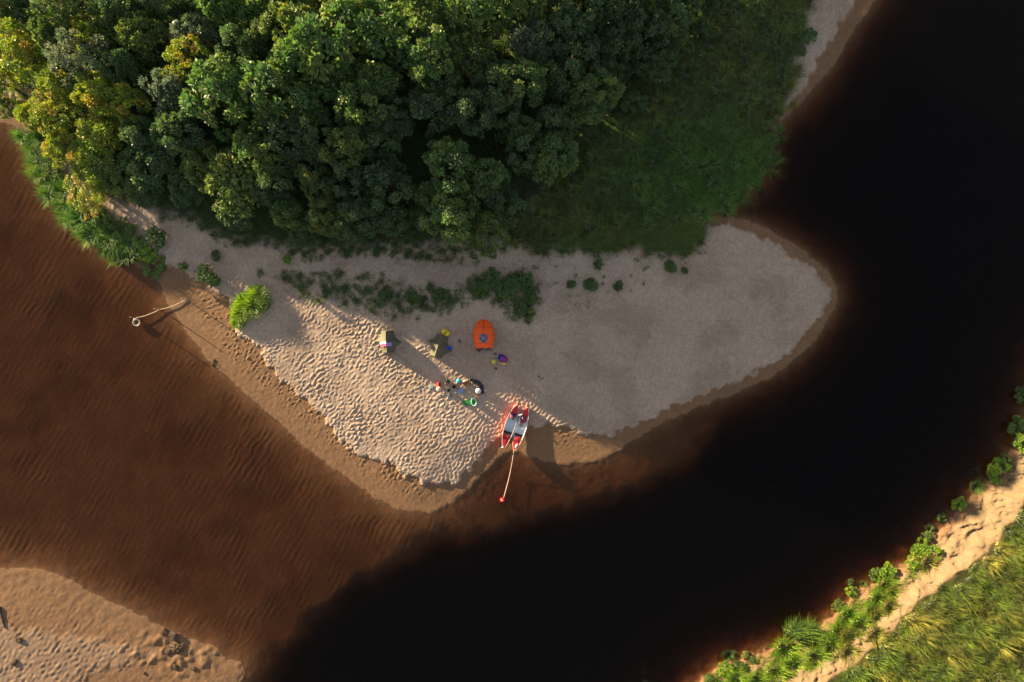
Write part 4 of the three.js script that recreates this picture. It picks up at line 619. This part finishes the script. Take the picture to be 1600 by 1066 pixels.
function person(px, py, turn, pose, look, label) {
  const J = POSES[pose], T = thing('person', on(px, py, -0.01), turn, label, 'person', 'campers round the cooking place'), v = (a, s = 1) => [a[0] * s, a[1], a[2]];
  const bones = [[J.pel, J.chest, 0.135, 0.150, 'top'], [J.chest, J.neck, 0.13, 0.055, 'top'], [J.neck, J.head, 0.052, 0.060, 'skin'], [J.head, [J.head[0], J.head[1] + 0.05, J.head[2] - 0.01], 0.088, 0.092, 'skin'], [[J.head[0], J.head[1] - 0.02, J.head[2] + 0.075], [J.head[0], J.head[1] + 0.01, J.head[2] + 0.09], 0.018, 0.014, 'skin']];
  for (const s of [-1, 1]) {
    const hip = [s * 0.09, J.pel[1], J.pel[2]];
    bones.push([hip, v(J.knee, s), 0.095, 0.062, 'bottom'], [v(J.knee, s), v(J.ank, s), 0.060, 0.038, look.bare ? 'skin' : 'bottom'], [v(J.ank, s), v(J.toe, s), 0.042, 0.034, 'skin'], [[s * 0.10, J.sh[1], J.sh[2]], v(J.sh, s), 0.075, 0.060, 'top'], [v(J.sh, s), v(J.el, s), 0.052, 0.040, look.sleeve ? 'top' : 'skin'], [v(J.el, s), v(J.ha, s), 0.038, 0.026, 'skin'], [v(J.ha, s), [J.ha[0] * s * 0.92, J.ha[1] - 0.012, J.ha[2] + 0.07], 0.032, 0.028, 'skin']);
    bones.push([[s * 0.088, J.head[1] + 0.01, J.head[2] - 0.01], [s * 0.096, J.head[1] + 0.03, J.head[2] - 0.015], 0.016, 0.014, 'skin']);
  }
  const N = 60, half = 0.72, oy = 0.55, oz = 0.16, mc = new MarchingCubes(N, new THREE.MeshBasicMaterial(), false, false, 60000);
  const d1 = (x, y, z, b) => { const [p, q, ra, rb] = b, ax = q[0] - p[0], ay = q[1] - p[1], az = q[2] - p[2]; let t = ((x - p[0]) * ax + (y - p[1]) * ay + (z - p[2]) * az) / (ax * ax + ay * ay + az * az); t = t < 0 ? 0 : t > 1 ? 1 : t; return Math.hypot(x - p[0] - ax * t, y - p[1] - ay * t, z - p[2] - az * t) - mix(ra, rb, t); };
  for (let k = 0; k < N; k++) for (let j = 0; j < N; j++) for (let i = 0; i < N; i++) {
    const x = (i - N / 2) / (N / 2) * half, y = (j - N / 2) / (N / 2) * half + oy, z = (k - N / 2) / (N / 2) * half + oz; let d = 1;
    for (const b of bones) { const e = d1(x, y, z, b), h = Math.max(0, 0.035 - Math.abs(d - e)) / 0.035; d = Math.min(d, e) - h * h * 0.035 * 0.25; }
    mc.field[i + j * N + k * N * N] = -d;
  }
  mc.isolation = 0; mc.update();
  const n = mc.count, pos = new Float32Array(n * 3), nor = new Float32Array(n * 3), col = new Float32Array(n * 3), C = { top: look.top, bottom: look.bottom, skin: SKIN };
  for (let i = 0; i < n; i++) {
    const x = mc.positionArray[i * 3] * half, y = mc.positionArray[i * 3 + 1] * half + oy, z = mc.positionArray[i * 3 + 2] * half + oz; let bd = 1e9, bc = 'skin';
    for (const b of bones) { const e = d1(x, y, z, b); if (e < bd) { bd = e; bc = b[4]; } }
    pos.set([x, Math.max(0.005, y), z], i * 3); nor.set([mc.normalArray[i * 3], mc.normalArray[i * 3 + 1], mc.normalArray[i * 3 + 2]], i * 3); col.set(C[bc], i * 3);
  }
  let body = new THREE.BufferGeometry(); body.setAttribute('position', new THREE.BufferAttribute(pos, 3)); body.setAttribute('normal', new THREE.BufferAttribute(nor, 3)); body.setAttribute('color', new THREE.BufferAttribute(col, 3));
  const bits = [body], paint = (g, c) => { g = g.index ? g.toNonIndexed() : g; g.deleteAttribute('uv'); const a = new Float32Array(g.attributes.position.count * 3); for (let i = 0; i < a.length; i += 3) a.set(c, i); g.setAttribute('color', new THREE.BufferAttribute(a, 3)); bits.push(g); };
  for (const s of [-1, 1]) {
    for (let f = 0; f < 4; f++) { const bx = J.ha[0] * s * 0.92 + (f - 1.5) * 0.021, by = J.ha[1] - 0.012, bz = J.ha[2] + 0.085, l = [0.066, 0.078, 0.072, 0.056][f]; paint(tube([[bx, by, bz], [bx, by - 0.004, bz + l * 0.5], [bx, by - 0.024, bz + l * 0.92]], 0.0088, 5, 6), SKIN); }
    paint(tube([[s * J.ha[0] * 0.92 - s * 0.026, J.ha[1], J.ha[2] + 0.02], [s * J.ha[0] * 0.92 - s * 0.052, J.ha[1] - 0.01, J.ha[2] + 0.05], [s * J.ha[0] * 0.92 - s * 0.050, J.ha[1] - 0.02, J.ha[2] + 0.08]], 0.0098, 5, 6), SKIN);
    paint(new THREE.SphereGeometry(0.012, 8, 6).translate(s * 0.034, J.head[1] + 0.03, J.head[2] + 0.083), [0.02, 0.02, 0.02]);
  }
  paint(new THREE.SphereGeometry(0.02, 8, 6).scale(1.2, 0.35, 0.5).translate(0, J.head[1] - 0.045, J.head[2] + 0.082), [0.35, 0.10, 0.09]);
  part('body', mergeGeometries(bits), new THREE.MeshStandardMaterial({ vertexColors: true, roughness: 0.8 }), T);
  const hx = J.head[0], hy = J.head[1] + 0.035, hz = J.head[2] - 0.012;
  const hair = new THREE.SphereGeometry(0.106, 18, 12, 0, 6.2832, 0, 1.75); hair.rotateX(-0.45); hair.translate(hx, hy + 0.008, hz); part('hair', hair, M(...look.hair, 0.7), T);
  if (look.hat) {
    const prof = look.brim ? [[0, 0.115], [0.06, 0.11], [0.1, 0.075], [0.112, 0.02], [0.2, 0.0], [look.brim, -0.025], [look.brim - 0.01, -0.035], [0.2, -0.012], [0.105, 0.005]] : [[0, 0.12], [0.06, 0.112], [0.1, 0.078], [0.118, 0.02], [0.112, 0.0]];
    const h = new THREE.LatheGeometry(prof.map(([a, b]) => new THREE.Vector2(a, b)), 24); h.translate(hx, hy + 0.03, hz); part('hat', h, fabric(...look.hat), T);
  }
  return T;
}
person(685.5, 602, 0.15, 'kneel', { top: [0.60, 0.012, 0.014], bottom: [0.05, 0.02, 0.02], hair: [0.05, 0.03, 0.02], hat: [0.80, 0.55, 0.46], brim: 0.27, bare: true }, 'kneeling person in a red top and pale pink sun hat');
person(699, 594.5, 0.1, 'knees', { top: [0.015, 0.016, 0.024], bottom: [0.02, 0.022, 0.035], hair: [0.012, 0.010, 0.010], sleeve: true }, 'sitting person in black with dark hair, between the red and teal campers');
person(717, 594, 0.0, 'knees', { top: [0.02, 0.04, 0.20], bottom: [0.012, 0.022, 0.09], hair: [0.05, 0.03, 0.02], hat: [0.05, 0.52, 0.50], brim: 0.24, sleeve: true }, 'sitting person in navy with a teal sun hat');
person(726.5, 596, 0.35, 'knees', { top: [0.62, 0.55, 0.50], bottom: [0.42, 0.13, 0.05], hair: [0.24, 0.07, 0.02], bare: true }, 'sitting person with auburn hair and white top, right of the teal hat');
person(735, 593.5, 0.5, 'knees', { top: [0.014, 0.014, 0.018], bottom: [0.02, 0.02, 0.025], hair: [0.012, 0.011, 0.010], sleeve: true }, 'sitting person in black beside the foam mat');
person(747.5, 611, -0.12, 'legsOut', { top: [0.72, 0.70, 0.68], bottom: [0.05, 0.02, 0.03], hair: [0.05, 0.03, 0.02], hat: [0.82, 0.79, 0.80], brim: 0.29, bare: true }, 'person in a white sun hat sitting with bare legs stretched out');
{ // low chair under the camper in white
  const T = thing('camp_chair', on(747.5, 611, -0.01), -0.12, 'low dark camp chair under the person in the white hat', 'chair'), m = fabric(0.015, 0.02, 0.05);
  part('seat', patch((u, v) => [mix(-0.27, 0.27, u), 0.265 - 0.03 * Math.sin(Math.PI * u), mix(-0.22, 0.24, v)], 8, 4), m, T);
  part('backrest', patch((u, v) => [mix(-0.29, 0.29, u), mix(0.28, 0.78, v), -0.26 - 0.16 * v - 0.03 * Math.sin(Math.PI * u)], 8, 6), m, T);
  for (const s of [-1, 1]) { part('leg', tube([[s * 0.28, 0, 0.25], [s * 0.28, 0.27, -0.22]], 0.014, 3), metal, T); part('leg', tube([[s * 0.28, 0, -0.28], [s * 0.28, 0.28, 0.24]], 0.014, 3), metal, T); part('back_post', tube([[s * 0.29, 0.26, -0.25], [s * 0.29, 0.80, -0.43]], 0.014, 3), metal, T); }
}

// ------------------------------------------------------------------ driftwood and clods
function stick(px0, py0, px1, py1, r, mat, label, seed, name = 'driftwood') {
  const a = on(px0, py0, r * 0.6), b = on(px1, py1, r * 0.7), rr = rngOf(seed), g = limb(V3(0, 0, 0), V3(b[0] - a[0], b[1] - a[1], b[2] - a[2]), r, r * 0.55, 0.25, rr, 8), T = thing(name, a, 0, label, 'driftwood');
  part('trunk', g, mat, T); const m = V3((b[0] - a[0]) * 0.55, (b[1] - a[1]) * 0.5 + r, (b[2] - a[2]) * 0.55); part('branch', limb(m, V3(m.x + (rr() - 0.5) * 0.7, m.y + 0.12, m.z + (rr() - 0.5) * 0.7), r * 0.5, r * 0.2, 0.1, rr, 4), mat, T);
}
const wetWood = M(0.035, 0.025, 0.018, 0.8), greyWood = M(0.36, 0.33, 0.28, 0.9);
stick(331, 572, 335, 561, 0.08, wetWood, 'short black piece of driftwood on the wet left beach', 1);
stick(414, 644, 417, 647, 0.06, wetWood, 'tiny dark driftwood stub on the wet left beach', 2);
stick(368, 434, 374, 430, 0.03, M(0.7, 0.66, 0.6, 0.9), 'bleached twig on the pale sand path', 3);
stick(978, 111, 996, 113, 0.06, greyWood, 'pale fallen branch in the dim meadow edge', 4);
stick(1178, 305, 1188, 322, 0.03, greyWood, 'thin pale twig in the shaded inlet', 5);
stick(1002, 357, 1020, 350, 0.05, greyWood, 'pale driftwood on the meadow side of the inlet', 6);
stick(0, 948, 8, 982, 0.09, wetWood, 'dark drift log at the left border of the lower bar', 7);
stick(843, 594, 850, 590, 0.04, wetWood, 'small dark twig on the shaded sand', 8);
stick(436, 426, 468, 427, 0.025, greyWood, 'long thin pale pole lying over the dark thicket', 10);
for (const [x, y, s, h, l, k] of [[256, 987, 0.9, 0.28, 'dark mud clod on the lower bar, topmost', 1], [272, 993, 1.1, 0.3, 'dark mud clod on the lower bar, beside the topmost', 2], [276, 1012, 1.4, 0.34, 'largest dark mud clod on the lower bar', 3], [263, 1018, 0.8, 0.24, 'dark mud clod left of the largest on the lower bar', 4], [274, 1042, 0.7, 0.22, 'dark mud clod below the largest on the lower bar', 5], [303, 1045, 0.6, 0.18, 'dark mud clod near the scalloped end of the bar', 6], [22, 1035, 0.8, 0.22, 'dark mud clod at the left of the lower bar', 7], [225, 1052, 0.4, 0.14, 'small pale-ringed clod near the bottom of the bar', 8], [30, 1000, 0.8, 0.2, 'dark mud clod by the drift log', 9], [842, 588, 0.2, 0.1, 'small dark stone on the shaded sand', 10]]) {
  const m = part('mud_clod', lump(k * 3.3, s, h, s * 0.8, 0.30, 2.2), M(0.095, 0.060, 0.036, 0.9)); const p = on(x, y, -h * 0.25); m.position.set(...p); m.rotation.y = k; tag(m, l, 'clod', 'mud clods');
}

renderer.render(scene, camera);
